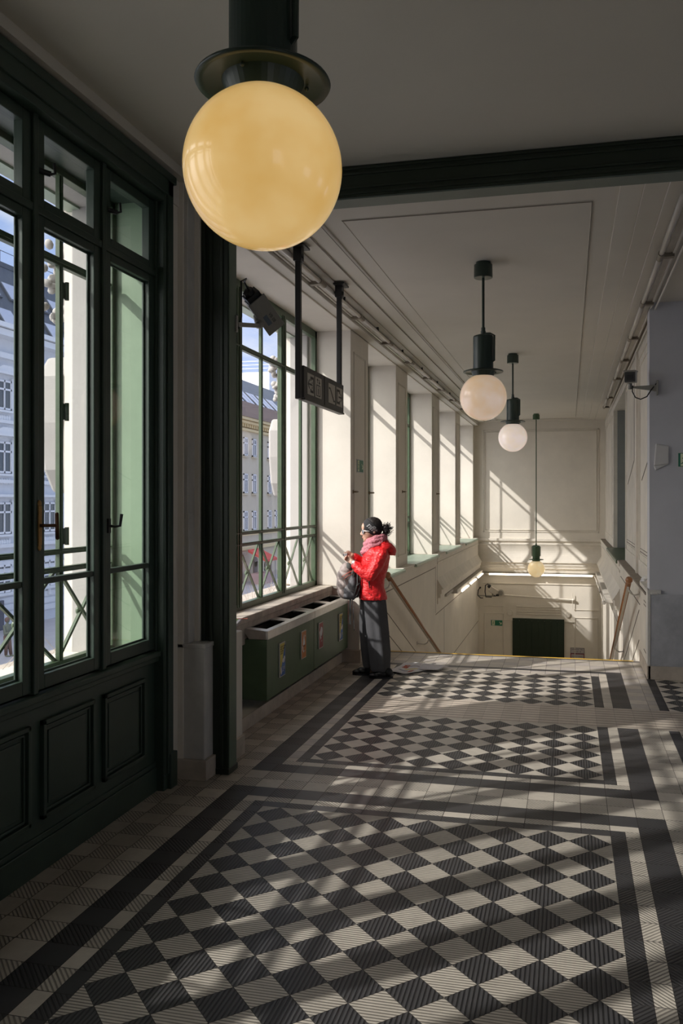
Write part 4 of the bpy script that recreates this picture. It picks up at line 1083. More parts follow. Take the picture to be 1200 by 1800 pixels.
NR = mat('print_red', (0.35, 0.08, 0.04), 0.7); NY = mat('print_yellow', (0.55, 0.45, 0.12), 0.7); NG = mat('print_grey', (0.25, 0.25, 0.28), 0.7)
decal(nf, .30, .78, .42, .50, NY, 'printed_strip', news); decal(nf, .55, .72, .18, .30, NR, 'printed_photo', news); decal(nf, .12, .3, .55, .75, NR, 'printed_photo', news); decal(nf, .2, .8, .68, .72, NG, 'printed_line', news)
decal(nf, .2, .5, .25, .34, NG, 'printed_line', news)
for k in range(4): decal(nf2, .04+.2*k, .14+.2*k, .15, .7, NR, 'printed_strip', o.parent if False else news)
b = MB()
b.obox((-2.57, 6.02, 0.862), 0.20, 0.34, 0.02, Matrix.Rotation(0.25, 3, 'Z')); ns = obj('newspaper', b, PAPER, bevel=0.004)
tag(ns, 'colourful folded newspaper on the window sill beside the iron column', 'newspaper')
b = MB(); b.obox((-2.555, 6.06, 0.8735), 0.10, 0.16, 0.002, Matrix.Rotation(0.25, 3, 'Z')); obj('printed_photo', b, mat('print_green', (0.25, 0.45, 0.12), .6), ns)
b = MB(); b.obox((-2.53, 6.15, 0.8738), 0.15, 0.03, 0.002, Matrix.Rotation(0.25, 3, 'Z')); obj('printed_strip', b, NR, ns)
b = MB()
for k in range(9): b.ell((0.83+random.uniform(-.03, .02), 9.95+random.uniform(-.06, .06), .87+random.uniform(0, .05)), (random.uniform(.015, .035), random.uniform(.02, .04), random.uniform(.01, .03)), Euler((k, k*2, k)).to_matrix(), nu=7, nv=5)
rootmesh(b, mat('white_tissue', (0.75, 0.75, 0.75), .8), 'tissue', 'crumpled white tissue on the ledge above the right handrail', 'tissue')

# ============================================================ OUTSIDE
b = MB(); b.box(-220, -3.3, -120, 400, -5.4, -5.2)
STREET = mat('street_paving', (0.42, 0.41, 0.43), 0.8, 0.15, 0.6)
struct('floor_street', b, STREET)
b = MB(); b.box(-20, -8, 20, 62, -5.2, -5.1); struct('floor_pavement', b, mat('light_paving', (0.62, 0.60, 0.60), .8, .1, 2.0))

PW = mat('pale_blue_white_render', (0.66, 0.675, 0.71), 0.85, 0.06, 1.5); PW2 = mat('white_stucco', (0.74, 0.75, 0.77), 0.8)
OCH = mat('ochre_render', (0.56, 0.49, 0.37), 0.85, 0.08, 1.0); OC2 = mat('ochre_cornice', (0.66, 0.53, 0.30), 0.8); 
SLATE = mat('slate_roof', (0.09, 0.10, 0.12), 0.6, 0.2, 3.0); TILER = mat('brown_roof_tiles', (0.07, 0.042, 0.035), 0.8, 0.3, 4.0)
WINF = mat('white_window_frame', (0.78, 0.78, 0.80), 0.5); WING = mat('dark_reflecting_pane', (0.06, 0.075, 0.09), 0.08, spec=0.8)
SKYL = mat('skylight_pane', (0.45, 0.47, 0.55), 0.15, spec=0.8)
def facade_window(par, X, yc, z0, z1, w_, ped=0, sill=True, m=None):
    f = MB(); X1 = X+0.12
    f.box(X, X1, yc-w_/2, yc-w_/2+.07, z0, z1); f.box(X, X1, yc+w_/2-.07, yc+w_/2, z0, z1)
    f.box(X, X1, yc-.04, yc+.04, z0, z1); f.box(X, X1, yc-w_/2, yc+w_/2, z1-.1, z1); f.box(X, X1, yc-w_/2, yc+w_/2, z0, z0+.1); f.box(X, X1, yc-w_/2, yc+w_/2, z0+(z1-z0)*.66, z0+(z1-z0)*.66+.1)
    o = obj('window', f, WINF, par)
    g = MB(); g.box(X+.02, X+.06, yc-w_/2+.05, yc+w_/2-.05, z0+.05, z1-.05); obj('pane', g, WING, o)
    s = MB()
    s.box(X, X+.25, yc-w_/2-.15, yc+w_/2+.15, z0-.16, z0-.04)
    if ped:
        s.box(X, X+.14, yc-w_/2-.28, yc-w_/2-.02, z0-.1, z1+.15); s.box(X, X+.14, yc+w_/2+.02, yc+w_/2+.28, z0-.1, z1+.15)
        s.box(X, X+.40, yc-w_/2-.42, yc+w_/2+.42, z1+.30, z1+.44)
        if ped == 2: s.prism([(yc-w_/2-.42, z1+.44), (yc+w_/2+.42, z1+.44), (yc+.35, z1+.78), (yc-.35, z1+.78)], 'x', X, X+.3)
        for k in range(5): s.ell((X+.08, yc-.4+k*.2, z0-.45), (.08, .12, .16), nu=8, nv=6)
    obj('window_surround', s, m or PW2, o)
    return o
# white apartment house with mansard roof
t = thing('apartment_building', 'pale blue-white stuccoed apartment house with slate mansard roof across the street', 'building', (-30, 38, -5.2), 'houses across the street')
b = MB(); b.box(-42, -30, 14, 54, -5.2, 11.2); obj('wall', b, PW, t)
b = MB()
for k, z in enumerate((-4.2, -3.8, -3.4, -3.0, -2.6, -2.2, -1.8, -4.6, -1.4)): b.box(-30.05, -29.93, 14, 54, z, z+.30)
obj('rusticated_band', b, PW2, t)
b = MB()
for z, d_, h in ((-.75, .3, .2), (2.75, .25, .18), (6.0, .25, .18), (9.5, .35, .3), (10.6, .8, .35), (11.0, 1.0, .25)): b.box(-30, -30+d_, 14, 54, z, z+h)
obj('cornice', b, PW2, t)
ycs = [27.6+2.05*2*0+k*2.05 for k in range(12)]
for y in [29.61+2.03*k for k in range(11)]:
    for z0, z1, pd in ((6.75, 8.35, 2), (3.3, 5.0, 2), (0.0, 1.7, 1), (-3.2, -1.7, 0)): facade_window(t, -30, y, z0, z1, 1.15, pd)
b = MB(); b.prism([(-30.2, 11.2), (-42, 11.2), (-38, 16.2), (-33.4, 16.0)], 'y', 14, 54); obj('mansard_roof', b, SLATE, t)
b = MB(); b.box(-33.9, -33.3, 14, 54, 15.9, 16.2)
for k in range(20): b.cyl((-33.4, 14+k*2, 16.1), (-33.4, 14+k*2, 16.9), .02, n=6)
b.cyl((-33.4, 14, 16.9), (-33.4, 54, 16.9), .02, n=6); obj('ridge_rail', b, SLATE, t)
ax = Vector((-3.2, 0, 4.8)).normalized()
for y in [30.1+2.2*k for k in range(9)]:
    for z in (12.0, 14.0):
        c0 = Vector((-30.2-3.2*(z-11.2)/4.8, y, z)); n_ = Vector((4.8, 0, 3.2)).normalized()
        b = MB(); R_ = Matrix((Vector((0, 1, 0)), ax, n_)).transposed(); b.obox(c0+n_*.05, 1.5, 1.5, .12, R_); o = obj('roof_window', b, SLATE, t)
        b = MB(); b.obox(c0+n_*.12, 1.25, 1.25, .03, R_); obj('pane', b, SKYL, o)
b = MB(); b.cyl((-32.5, 39.9, 15), (-32.5, 39.9, 18.2), .18, n=12); b.cyl((-32.5, 39.9, 18.5), (-32.5, 39.9, 18.6), .42, .1, n=12); b.cyl((-32.5, 39.9, 18.2), (-32.5, 39.9, 18.5), .05); obj('flue', b, mat('zinc_flue', (.5, .5, .52), .4, metal=.6), t)
b = MB(); b.box(-29.99, -29.8, 37.6, 39.6, -5.2, -3.6); obj('shop_opening', b, mat('shop_dark', (.10, .10, .12), .5), t)
b = MB(); b.tube([(-29.9, 42.6+1.2*math.cos(a), -3.7+1.0*math.sin(a)) for a in [k*PI/10 for k in range(11)]], .12); obj('door_arch', b, PW2, t)

# ochre apartment house
t = thing('apartment_building', 'ochre apartment house with brown tiled roof seen through the farther window', 'building', (-27, 78, -5.2), 'houses across the street')
b = MB(); b.box(-42, -27, 57.5, 100, -5.2, 8.6); obj('wall', b, OCH, t)
b = MB()
for z, d_, h in ((-1.2, .12, .2), (-2.4, .3, .25), (7.75, .3, .2), (8.3, .7, .2), (8.55, 1.0, .25)): b.box(-27, -27+d_, 57.5, 100, z, z+h)
for k in range(80): b.box(-27, -26.6, 57.7+k*.53, 57.95+k*.53, 8.05, 8.3)
obj('cornice', b, OC2, t)
for y in (61.5, 63.4, 67.17, 69.18, 73.04, 74.95, 78.8, 80.7, 84.6):
    for z0, z1 in ((5.65, 7.2), (2.45, 4.1), (-.75, 0.9)): facade_window(t, -27.0, y, z0, z1, 0.86, 0, m=OCH)
for y in (62.5, 66, 69.5, 73, 76.5, 80):
    b = MB(); b.box(-27, -26.9, y-.45, y+.45, -5.2, -3.6); b.cyl((-27.0, y, -3.6), (-26.9, y, -3.6), .45, n=20); o = obj('doorway', b, mat('doorway_dark_wood', (.16, .12, .11), .7), t)  # flat dark brown doorway panel with a round top
b = MB(); b.prism([(-25.9, 8.75), (-42, 8.75), (-34, 12.5)], 'y', 57, 100); obj('tiled_roof', b, TILER, t)

# grey roofed block with skylights and white rooftop box
t = thing('apartment_building', 'grey slate roofed block with skylights rising behind the ochre house', 'building', (-44, 112, -5.2), 'houses across the street')
b = MB(); b.box(-62, -42, 101, 165, -5.2, 13.6); obj('wall', b, mat('block_grey_wall', (.40, .40, .40), .8), t)
b = MB(); b.prism([(-41.5, 13.4), (-63, 13.4), (-56, 20.0), (-48, 20.0)], 'y', 100, 166); obj('slate_roof', b, mat('grey_roof_shingles', (.15, .165, .18), .6, .2, 2.0), t)
for y in (105, 109, 113, 117, 121):
    n_ = Vector((6.6, 0, 6.5)).normalized(); ax = Vector((-6.5, 0, 6.6)).normalized(); R_ = Matrix((Vector((0, 1, 0)), ax, n_)).transposed()
    b = MB(); b.obox(Vector((-44, y, 16.0))+n_*.1, 3.2, 3.2, .3, R_); o = obj('roof_window', b, SLATE, t)
    for k in (-.8, .8):
        b = MB(); b.obox(Vector((-44, y+k, 16.0))+n_*.28, 1.3, 2.8, .05, R_); obj('pane', b, SKYL, o)
t = thing('rooftop_box', 'white rooftop plant room with thin railings above the grey roof', 'rooftop', (-50, 130, 20))
b = MB(); b.box(-56, -48, 130, 160, 20.0, 23.0); obj('box', b, mat('bright_white_panel', (.85, .86, .88), .7), t)
b = MB()
for z in (23.6, 24.2, 24.8): b.cyl((-48, 130, z), (-48, 160, z), .06, n=6); b.cyl((-48, 130, z), (-56, 130, z), .06, n=6)
for k in range(15): b.cyl((-48, 130+2*k, 22.9), (-48, 130+2*k, 24.8), .06, n=6)
obj('railing', b, mat('white_rail', (.8, .82, .85), .5), t)

# carved stone ornaments on the outer piers
def ornament(y, label):
    t = thing('carved_ornament', label, 'stone carving', (-3.15, y, 2.4), 'carved garlands on the outer piers')
    b = MB(); rnd = random.Random(int(y*10))
    for k in range(90):
        a_ = rnd.uniform(0, 2*PI); r_ = math.sqrt(rnd.random()); b.ell((-3.27+.08*(r_*math.cos(a_)), y+.19*r_*math.sin(a_*1.7), 3.22+rnd.uniform(-.24, .28)), (rnd.uniform(.018, .04), rnd.uniform(.02, .05), rnd.uniform(.018, .045)), Euler((k, k*1.3, k*.7)).to_matrix(), nu=8, nv=6)
    b.ell((-3.25, y, 3.22), (.07, .15, .24), nu=16, nv=10)
    for k in range(10): b.ell((-3.27, y+.09*math.sin(k), 3.5+k*.06), .05*(1-k*.06), nu=10, nv=8)
    obj('garland', b, EXTW, t, smooth=True)
    b = MB(); b.prism([(y-.2, 2.0), (y-.26, 2.3), (y-.26, 2.6), (y-.16, 2.74), (y+.16, 2.74), (y+.26, 2.6), (y+.26, 2.3), (y+.2, 2.0), (y+.1, 1.85), (y-.1, 1.85)], 'x', -3.345, -3.14)
    obj('shield_tablet', b, EXTW, t, bevel=.03, seg=3)
ornament(5.02, 'white carved garland and tablet outside the nearest timber window')
ornament(9.28, 'white carved garland and tablet outside beyond the waste bins')
ornament(11.95, 'white carved garland and tablet outside the second stair window')
# bird spikes on the outer ledge
b = MB()
for k in range(150):
    y = 3.0+k*.05+random.uniform(-.01, .01); b.cyl((-3.15+random.uniform(-.03, .03), y, .80), (-3.15+random.uniform(-.10, .10), y+random.uniform(-.05, .05), .93), .0016, n=4)
tag(obj('bird_spikes', b, mat('spike_wire', (.35, .30, .26), .5)), 'thin wire bird spikes standing on the ledge outside the windows', 'bird spikes', kind='stuff')
# people outside, market stand
def small_person(label, x, y, z, h, top, leg, seated=False):
    b = MB(); k = h/1.75
    P = lambda a, c, d: (x+a*k, y+c*k, z+d*k)
    b.cap(P(0, -.09, .05), .05*k, P(0, -.09, .85), .085*k); b.cap(P(0.12, .09, .05), .05*k, P(0, .09, .85), .085*k)
    b.ell(P(0, 0, 1.15), (.15*k, .20*k, .34*k)); b.ell(P(0.02, 0, 1.62), (.10*k, .09*k, .12*k)); b.cap(P(0, 0, 1.4), .06*k, P(0, 0, 1.55), .05*k)
    b.cap(P(0, -.22, 1.38), .055*k, P(.08, -.25, 1.05), .045*k); b.cap(P(.08, -.25, 1.05), .045*k, P(.28, -.15, 1.12), .035*k)
    b.cap(P(0, .22, 1.38), .055*k, P(.08, .25, 1.05), .045*k); b.cap(P(.08, .25, 1.05), .045*k, P(.28, .12, 1.12), .035*k)
    b.cap(P(0.05, -.09, .03), .05*k, P(.18, -.09, .03), .04*k); b.cap(P(0.15, .09, .03), .05*k, P(.28, .09, .03), .04*k)
    o = obj('person', b, top, smooth=True); r = o.modifiers.new('r', 'REMESH'); r.mode = 'VOXEL'; r.voxel_size = .02*k; r.use_smooth_shade = True
    tag(o, label, 'person')
    b = MB(); b.ell(P(0.0, 0, 1.64), (.115*k, .11*k, .125*k)); obj('hood', b, leg, o, smooth=True)
    b = MB(); b.cap(P(0, -.09, .1), .065*k, P(0, -.07, .88), .12*k); b.cap(P(0.12, .09, .1), .065*k, P(0, .07, .88), .12*k); obj('trousers', b, leg, o, smooth=True)
small_person('distant person in dark clothes on the pavement by the red stall', -26.0, 69.6, -5.2, 2.0, mat('dark_coat', (.04, .035, .04), .8), mat('dark_trousers', (.03, .03, .035), .8))
small_person('distant hooded person in grey-green coat seen through the nearest pane', -24.6, 32.9, -5.2, 1.75, mat('grey_green_coat', (.16, .17, .13), .9), mat('brown_hood', (.16, .10, .08), .9))
t = thing('market_stall', 'red awning stall on the street outside the farther window', 'stall', (-25.2, 67.3, -5.2))
b = MB(); b.prism([(-26.1, -2.3), (-24.5, -3.1), (-24.5, -3.3), (-26.1, -2.5)], 'y', 65.6, 68.3); obj('awning', b, mat('red_awning', (.55, .06, .05), .7), t)
b = MB(); b.box(-25.9, -24.8, 65.8, 68.1, -5.2, -4.3); obj('counter', b, mat('pink_grey_counter', (.45, .30, .30), .7), t)
b = MB(); 
for y in (65.8, 68.1): b.cyl((-24.6, y, -5.2), (-24.6, y, -3.2), .04, n=8)
obj('pole', b, mat('grey_pole', (.3, .3, .3), .5), t)

# ============================================================ WOMAN
FU = 1/171.5
FX = Vector((0.9743, 0.2253, 0)); FY = Vector((-0.2253, 0.9743, 0)); F0 = Vector((-1.92, 8.35, 0))
def F(u, h, d=0.0): return F0+FX*(u*FU)+FY*(d*FU)+Vector((0, 0, h*FU))
FR = Matrix((FX, FY, Vector((0, 0, 1)))).transposed()
def fr_(r): return tuple(x*FU for x in r)
SKIN = mat('skin', (0.56, 0.33, 0.235), 0.5, 0.06, 30)
RED = bpy.data.materials.new('red_quilted_nylon'); RED.use_nodes = True
_t = RED.node_tree; _p = _t.nodes['Principled BSDF']; _p.inputs['Base Color'].default_value = (0.72, 0.018, 0.022, 1); _p.inputs['Roughness'].default_value = 0.38
_tc = N(_t, 'ShaderNodeTexCoord'); _m = N(_t, 'ShaderNodeMapping'); _m.inputs['Scale'].default_value = (9, 9, 34)
_n = N(_t, 'ShaderNodeTexNoise'); _n.inputs['Scale'].default_value = 1.6; _n.inputs['Detail'].default_value = 4; _n.inputs['Distortion'].default_value = 1.2
_b = N(_t, 'ShaderNodeBump'); _b.inputs['Strength'].default_value = 0.55; _b.inputs['Distance'].default_value = 0.02
_t.links.new(_tc.outputs['Object'], _m.inputs[0]); _t.links.new(_m.outputs[0], _n.inputs['Vector']); _t.links.new(_n.outputs[0], _b.inputs['Height']); _t.links.new(_b.outputs[0], _p.inputs['Normal'])
TROU = mat('dark_grey_flannel', (0.070, 0.071, 0.077), 0.85, 0.15, 12, 0.2, 40)
HAIR = mat('black_curly_hair', (0.012, 0.009, 0.008), 0.5)
BAND = mat('black_headband_cloth', (0.010, 0.010, 0.011), 0.8)
def rem(o, vs, smooth=2, disp=0.0, dscale=0.05, kind='CLOUDS'):
    r = o.modifiers.new('remesh', 'REMESH'); r.mode = 'VOXEL'; r.voxel_size = vs; r.use_smooth_shade = True
    if smooth:
        m = o.modifiers.new('smooth', 'SMOOTH'); m.iterations = smooth; m.factor = 0.5
    if disp:
        tx = bpy.data.textures.new('folds', kind); tx.noise_scale = dscale
        d = o.modifiers.new('folds', 'DISPLACE'); d.texture = tx; d.strength = disp; d.mid_level = 0.5
    return o
def loft(b, rings, d0=0, n=28, sq=2.3):
    """rings: (h, u_front, u_back, half_depth, d_centre)"""
    R_ = []
    for h, uf, ub, hd, dc in rings:
        uc = (uf+ub)/2; ru = (ub-uf)/2; vs = []
        for k in range(n):
            a = 2*PI*k/n; c_, s_ = math.cos(a), math.sin(a)
            vs.append(b.bm.verts.new(F(uc+ru*math.copysign(abs(c_)**(2/sq), c_), h, dc+hd*math.copysign(abs(s_)**(2/sq), s_))))
        R_.append(vs)
    for A, B_ in zip(R_, R_[1:]):
        for k in range(n): b._f([A[k], A[(k+1) % n], B_[(k+1) % n], B_[k]])
    b._f(R_[0][::-1]); b._f(R_[-1])
woman = None
b = MB()
# head
b.ell(F(-8, 263.5), fr_((16.5, 12.6, 15.2)), FR); b.ell(F(-15, 252), fr_((10.5, 10.5, 13.5)), FR); b.ell(F(-17, 243), fr_((6.5, 7.5, 5.5)), FR); b.ell(F(-20.3, 239.3), fr_((3.2, 4.2, 2.8)), FR)
b.ell(F(-22, 262), fr_((4.5, 9, 8)), FR)
b.cap(F(-24.2, 256.5), 1.5*FU, F(-27.6, 250.2), 1.9*FU); b.ell(F(-26.2, 249.4), fr_((2.4, 3.0, 1.8)), FR); b.ell(F(-26.0, 249.0, -1.9), fr_((1.4, 1.2, 1.2)), FR); b.ell(F(-26.0, 249.0, 1.9), fr_((1.4, 1.2, 1.2)), FR)
b.ell(F(-23.3, 244.6), fr_((2.0, 3.6, 1.2)), FR); b.ell(F(-22.9, 242.5), fr_((2.0, 3.2, 1.3)), FR)
b.ell(F(-19, 251, -6), fr_((4, 4, 4)), FR); b.ell(F(-19, 251, 6), fr_((4, 4, 4)), FR)
for s_ in (-1, 1): b.ell(F(-4.5, 255.5, 12*s_), fr_((2.6, 1.4, 4.2)), FR)
b.cap(F(-4, 248), 8.2*FU, F(1, 228), 8.8*FU)
# torso, legs, arms under the clothing
loft(b, [(228, -10, 12, 12, 0), (222, -16, 17, 20, 0), (205, -20, 18, 19, 0), (170, -22, 10, 17, 0), (142, -24, 14, 18, 0), (125, -22, 12, 17, 0)])
for dc, uc in ((10, -14), (-9, 0)): b.chain([(F(uc+0, 130, dc), 10*FU), (F(uc-1, 72, dc*1.1), 7.5*FU), (F(uc-2+4, 16, dc*1.2), 5*FU)])
b.chain([(F(6, 216, -22), 7*FU), (F(-12, 179, -29), 6*FU), (F(-40, 199.5, -20), 4.3*FU), (F(-43, 202, -18.5), 4.0*FU)])
b.chain([(F(6, 216, 22), 7*FU), (F(-12, 184, 27), 6*FU), (F(-41, 211, 8), 4.3*FU), (F(-43.5, 212.5, 6), 4.0*FU)])
b.cap(F(-6, 6, 14), 4.5*FU, F(-33, 4, 14), 3.5*FU); b.cap(F(20, 5, -13), 4.5*FU, F(-4, 4, -13), 3.5*FU)
def hand(b, wr, pd, fd, sidev, palm_up, thumb_side):
    """wr wrist (u,h,d), pd palm direction, fd finger direction, sidev across the knuckles"""
    W = Vector(wr); pd = Vector(pd).normalized(); sv = Vector(sidev).normalized(); 
    L_ = 15.0
    for k in range(5):
        o_ = (k-2)*1.55
        b.cap(F(*(W+sv*o_*0.6)), 2.5*FU, F(*(W+pd*9+sv*o_)), 2.3*FU, 10)
    ln = (7.2, 8.4, 7.8, 6.2)
    cur = Vector(fd).normalized()
    nrm_ = pd.cross(sv).normalized()*palm_up
    for k in range(4):
        o_ = (1.5-k)*2.1
        p0 = W+pd*9+sv*o_; d1 = (pd*.75+nrm_*.55).normalized(); d2 = (pd*.15+nrm_*1.0).normalized(); d3 = (-pd*.5+nrm_*.75).normalized()
        p1 = p0+d1*ln[k]*.52; p2 = p1+d2*ln[k]*.36; p3 = p2+d3*ln[k]*.28
        b.chain([(F(*p0), 1.55*FU), (F(*p1), 1.45*FU), (F(*p2), 1.3*FU), (F(*p3), 1.1*FU)])
    t0 = W+pd*3+sv*thumb_side*3.2; t1 = t0+(pd*.7+sv*thumb_side*.7+nrm_*.4).normalized()*4.4; t2 = t1+(pd*1.0+sv*-thumb_side*.1+nrm_*.7).normalized()*4.0
    b.chain([(F(*t0), 1.9*FU), (F(*t1), 1.6*FU), (F(*t2), 1.3*FU)])
# near (left) hand: palm faces away from the viewer, thumb on top
hand(b, (-43, 202.5, -18.5), (-.78, .52, .36), (0, 0, 0), (.5, .83, -.1), 1, 1)
hand(b, (-43.5, 212.5, 6), (-.93, .12, -.30), (0, 0, 0), (.1, .98, .1), -1, 1)
woman = obj('person', b, SKIN, smooth=True)
tag(woman, 'woman in red jacket, wide grey trousers and black headband standing by the bins', 'person')
rem(woman, 0.0042, 2)
# jacket
b = MB()
loft(b, [(135.5, -29.5, 18, 22, 0), (139, -31, 18.5, 23, 0), (146, -30.5, 16.5, 22.5, 0), (156, -31, 13.5, 22, 0), (165, -29.5, 13, 22, 0), (178, -28, 16, 23, 0), (192, -27, 20.5, 25, 0), (206, -26, 23, 27.5, 0), (216, -23, 23, 29, 0), (224, -19, 20, 25, 0), (231, -15, 16, 17, 0), (238, -13, 12, 13, 0)], sq=2.2)
def sleeve(pts):
    b.chain(pts)
sleeve([(F(8, 215, -23), 12.5*FU), (F(0, 198, -28), 12*FU), (F(-11, 180, -31), 10.5*FU)])
sleeve([(F(-11, 180, -31), 10.5*FU), (F(-24, 187, -27), 9.5*FU), (F(-36.5, 197, -21), 7.6*FU)])
b.cap(F(-33, 189, -23), 6*FU, F(-24, 182, -27), 7.5*FU)
sleeve([(F(8, 215, 23), 12.5*FU), (F(-2, 198, 27), 11*FU), (F(-12, 186, 27), 9.5*FU)])
sleeve([(F(-12, 186, 27), 9.5*FU), (F(-26, 199, 18), 8*FU), (F(-38.5, 210.5, 9), 6.0*FU)])
# collar folds
for k in range(12):
    a = 2*PI*k/12; b.ell(F(1+15*math.cos(a), 234+3*math.cos(a), 13*math.sin(a)), fr_((5, 5, 4)), FR)
jk = obj('jacket', b, RED, woman, smooth=True); rem(jk, 0.0058, 3, 0.016, 0.045)
# hood lying on the back
b = MB()
Rh = FR @ Matrix.Rotation(0.55, 3, 'Y')
b.ell(F(14, 229), fr_((21, 19, 11)), Rh); b.ell(F(24, 222), fr_((11, 16, 9)), Rh); b.cap(F(28, 221), 5.5*FU, F(31, 214.5), 2.6*FU); b.cap(F(6, 238, -13), 4*FU, F(-8, 229, -15), 3*FU); b.cap(F(6, 238, 13), 4*FU, F(-8, 229, 15), 3*FU)
o = obj('hood', b, RED, woman, smooth=True); rem(o, 0.006, 2, 0.012, 0.05)
b = MB(); b.tube([F(-10+ 0, 198-k*1.0, -25.5+abs(k-10)*.05) for k in range(2)], .002); 
b = MB(); b.box(0, 0.001, 0, .001, 0, .001)
b = MB(); b.tube([F(-13.5, 172, -23.2), F(-13, 165, -23.2), F(-12.6, 157, -23.3)], [0.004, .007, .004]); b.ell(F(-12.6, 148, -24), .006, nu=10, nv=8); obj('pocket_zip', b, BLACK, woman)
b = MB(); b.ell(F(-17.5, 207, -22.5), fr_((1.2, .4, .8)), FR, nu=10, nv=6); obj('chest_logo', b, mat('white_print', (.8, .8, .8), .5), woman)
# trousers: two wide legs
b = MB()
def leg(rings):
    R_ = []
    n = 40
    for h, uf, ub, hd, dc in rings:
        uc = (uf+ub)/2; ru = (ub-uf)/2; vs = []
        fold = 0.05+0.06*(1-h/140)
        for k in range(n):
            a = 2*PI*k/n; m_ = 1+fold*math.sin(5*a+1.0+h*.01)+fold*.5*math.sin(9*a+h*.02)
            vs.append(b.bm.verts.new(F(uc+ru*math.cos(a)*m_, h, dc+hd*math.sin(a)*m_)))
        R_.append(vs)
    for A, B_ in zip(R_, R_[1:]):
        for k in range(n): b._f([A[k], A[(k+1) % n], B_[(k+1) % n], B_[k]])
    b._f(R_[0][::-1]); b._f(R_[-1])
leg([(11, -9.5, 21.5, 13, -9), (20, -11, 22, 13.5, -9), (45, -14, 22.5, 14, -9), (80, -18, 20, 14, -8), (110, -21, 17.5, 14, -7), (132, -22, 15.5, 14, -6), (142, -20, 14, 12, -5)])
leg([(14, -24, 6, 12, 11), (20, -25, 7, 12.5, 11), (45, -28.5, 5, 13, 11), (80, -31, 2, 13, 10), (110, -30.5, 4, 13, 9), (132, -29, 8, 14, 7), (142, -26, 10, 12, 5)])
o = obj('trousers', b, TROU, woman, smooth=True); rem(o, 0.007, 2)
# shoes
SHOE = mat('black_shoe_leather', (0.010, 0.010, 0.011), 0.45); 
for nm, u0, u1, dc, hb in (('shoe', -43, -10, 14, 0.2), ('shoe', -13, 28.5, -14, 0.2)):
    b = MB(); L_ = u1-u0
    b.ell(F(u0+L_*.22, 5.0, dc), fr_((L_*.23, 8, 4.6)), FR); b.ell(F(u0+L_*.50, 7.0, dc), fr_((L_*.30, 7.5, 6.5)), FR); b.ell(F(u1-L_*.20, 9.0, dc), fr_((L_*.20, 7, 9)), FR)
    b.prism([(0, 0)]*3, 'z', 0, 0) if False else None
    o = obj(nm, b, SHOE, woman, smooth=True); rem(o, 0.005, 1)
    b = MB(); n = 24; R0 = []; R1 = []
    for k in range(n):
        a = 2*PI*k/n; u_ = u0+L_/2+L_/2*math.copysign(abs(math.cos(a))**.8, math.cos(a)); d_ = dc+(8.2-1.2*math.cos(a-.3))*math.sin(a)
        R0.append(b.bm.verts.new(F(u_, 0.15, d_))); R1.append(b.bm.verts.new(F(u_, 3.2, d_)))
    for k in range(n): b._f([R0[k], R0[(k+1) % n], R1[(k+1) % n], R1[k]])
    b._f(R0[::-1]); b._f(R1); obj('sole', b, SHOE, o)
# hair
b = MB(); b.ell(F(-6.4, 265.3), fr_((16.8, 13.4, 14.9)), FR, 32, 20); b.ell(F(2, 258), fr_((8, 10.5, 10)), FR)
hair = obj('hair', b, HAIR, woman, smooth=True); rem(hair, 0.005, 2, 0.006, 0.02)
b = MB(); rnd = random.Random(3)
b.ell(F(16, 259), fr_((7, 7, 7.5)), FR); b.cap(F(5, 262), 4*FU, F(12, 260), 4*FU)
for k in range(90):
    th = rnd.uniform(0, 2*PI); ph = rnd.uniform(-1.2, 1.35); c0 = Vector((17+rnd.uniform(-2, 2), 259+rnd.uniform(-2, 2), 0))
    dr = Vector((math.cos(ph)*math.cos(th), math.sin(ph), math.cos(ph)*math.sin(th))); 
    if dr.x < -0.5: continue
    pts = []; r0 = rnd.uniform(1.0, 2.2); tw = rnd.uniform(0, 6)
    for j in range(14):
        s_ = 4+j*rnd.uniform(.42, .78); q_ = c0+dr*s_; a = tw+j*1.1
        pts.append(F(q_.x+r0*math.cos(a), q_.y+r0*math.sin(a)-j*.12, q_.z+r0*math.cos(a+1)))
    b.tube(pts, [0.0022]*10+[.0018, .0014, .001, .0007], 5)
obj('ponytail', b, HAIR, hair, smooth=True)
b = MB(); b.lathe((0, 0, 0), [(3.2*FU, -1.5*FU), (4.6*FU, -1.5*FU), (4.6*FU, 1.5*FU), (3.2*FU, 1.5*FU)], 20)
Rt = Matrix.Rotation(PI/2-.2, 4, 'Y')
for v in b.bm.verts: v.co = F(9.5, 261) + FR @ (Rt.to_3x3() @ v.co)
obj('hair_tie', b, BLACK, hair)
# headband: shell around the skull, tilted, with outlined lettering
hc = Vector((-7.2, 263.2)); e_ax = Vector((0.66, 0.75)).normalized(); e_dn = Vector((0.75, -0.66))
def hb(lon, off, r=1.0):
    """lon 0 at the viewer's side centre, growing towards the nape; off along the band axis in units"""
    # ellipsoid radii
    A, B_, C_ = 17.6*r, 14.4*r, 16.2*r
    t_ = off/16.5; k = math.sqrt(max(0.05, 1-t_*t_*.8))
    dx = math.sin(lon)*k; dd = -math.cos(lon)*k
    vec = Vector((e_dn.x*dx*16.8*r, e_dn.y*dx*16.8*r))
    return F(hc.x+vec.x+e_ax.x*off, hc.y+vec.y+e_ax.y*off, dd*B_)
b = MB(); nU, nV = 64, 12
b.grid(lambda u, v: hb(2*PI*u, -12+17.5*v+1.2*math.sin(2*PI*u)), nU, nV, closed_u=True)
band = obj('headband', b, BAND, woman, smooth=True); sm = band.modifiers.new('s', 'SOLIDIFY'); sm.thickness = 0.004; sm.offset = 1
def lett(co):
    return hb(co.x/15.5, -2.2+co.y, 1.085)
tb = text_mb('nfit', 13.5, None, outline=0.2, shear=0.25, fn=lett)
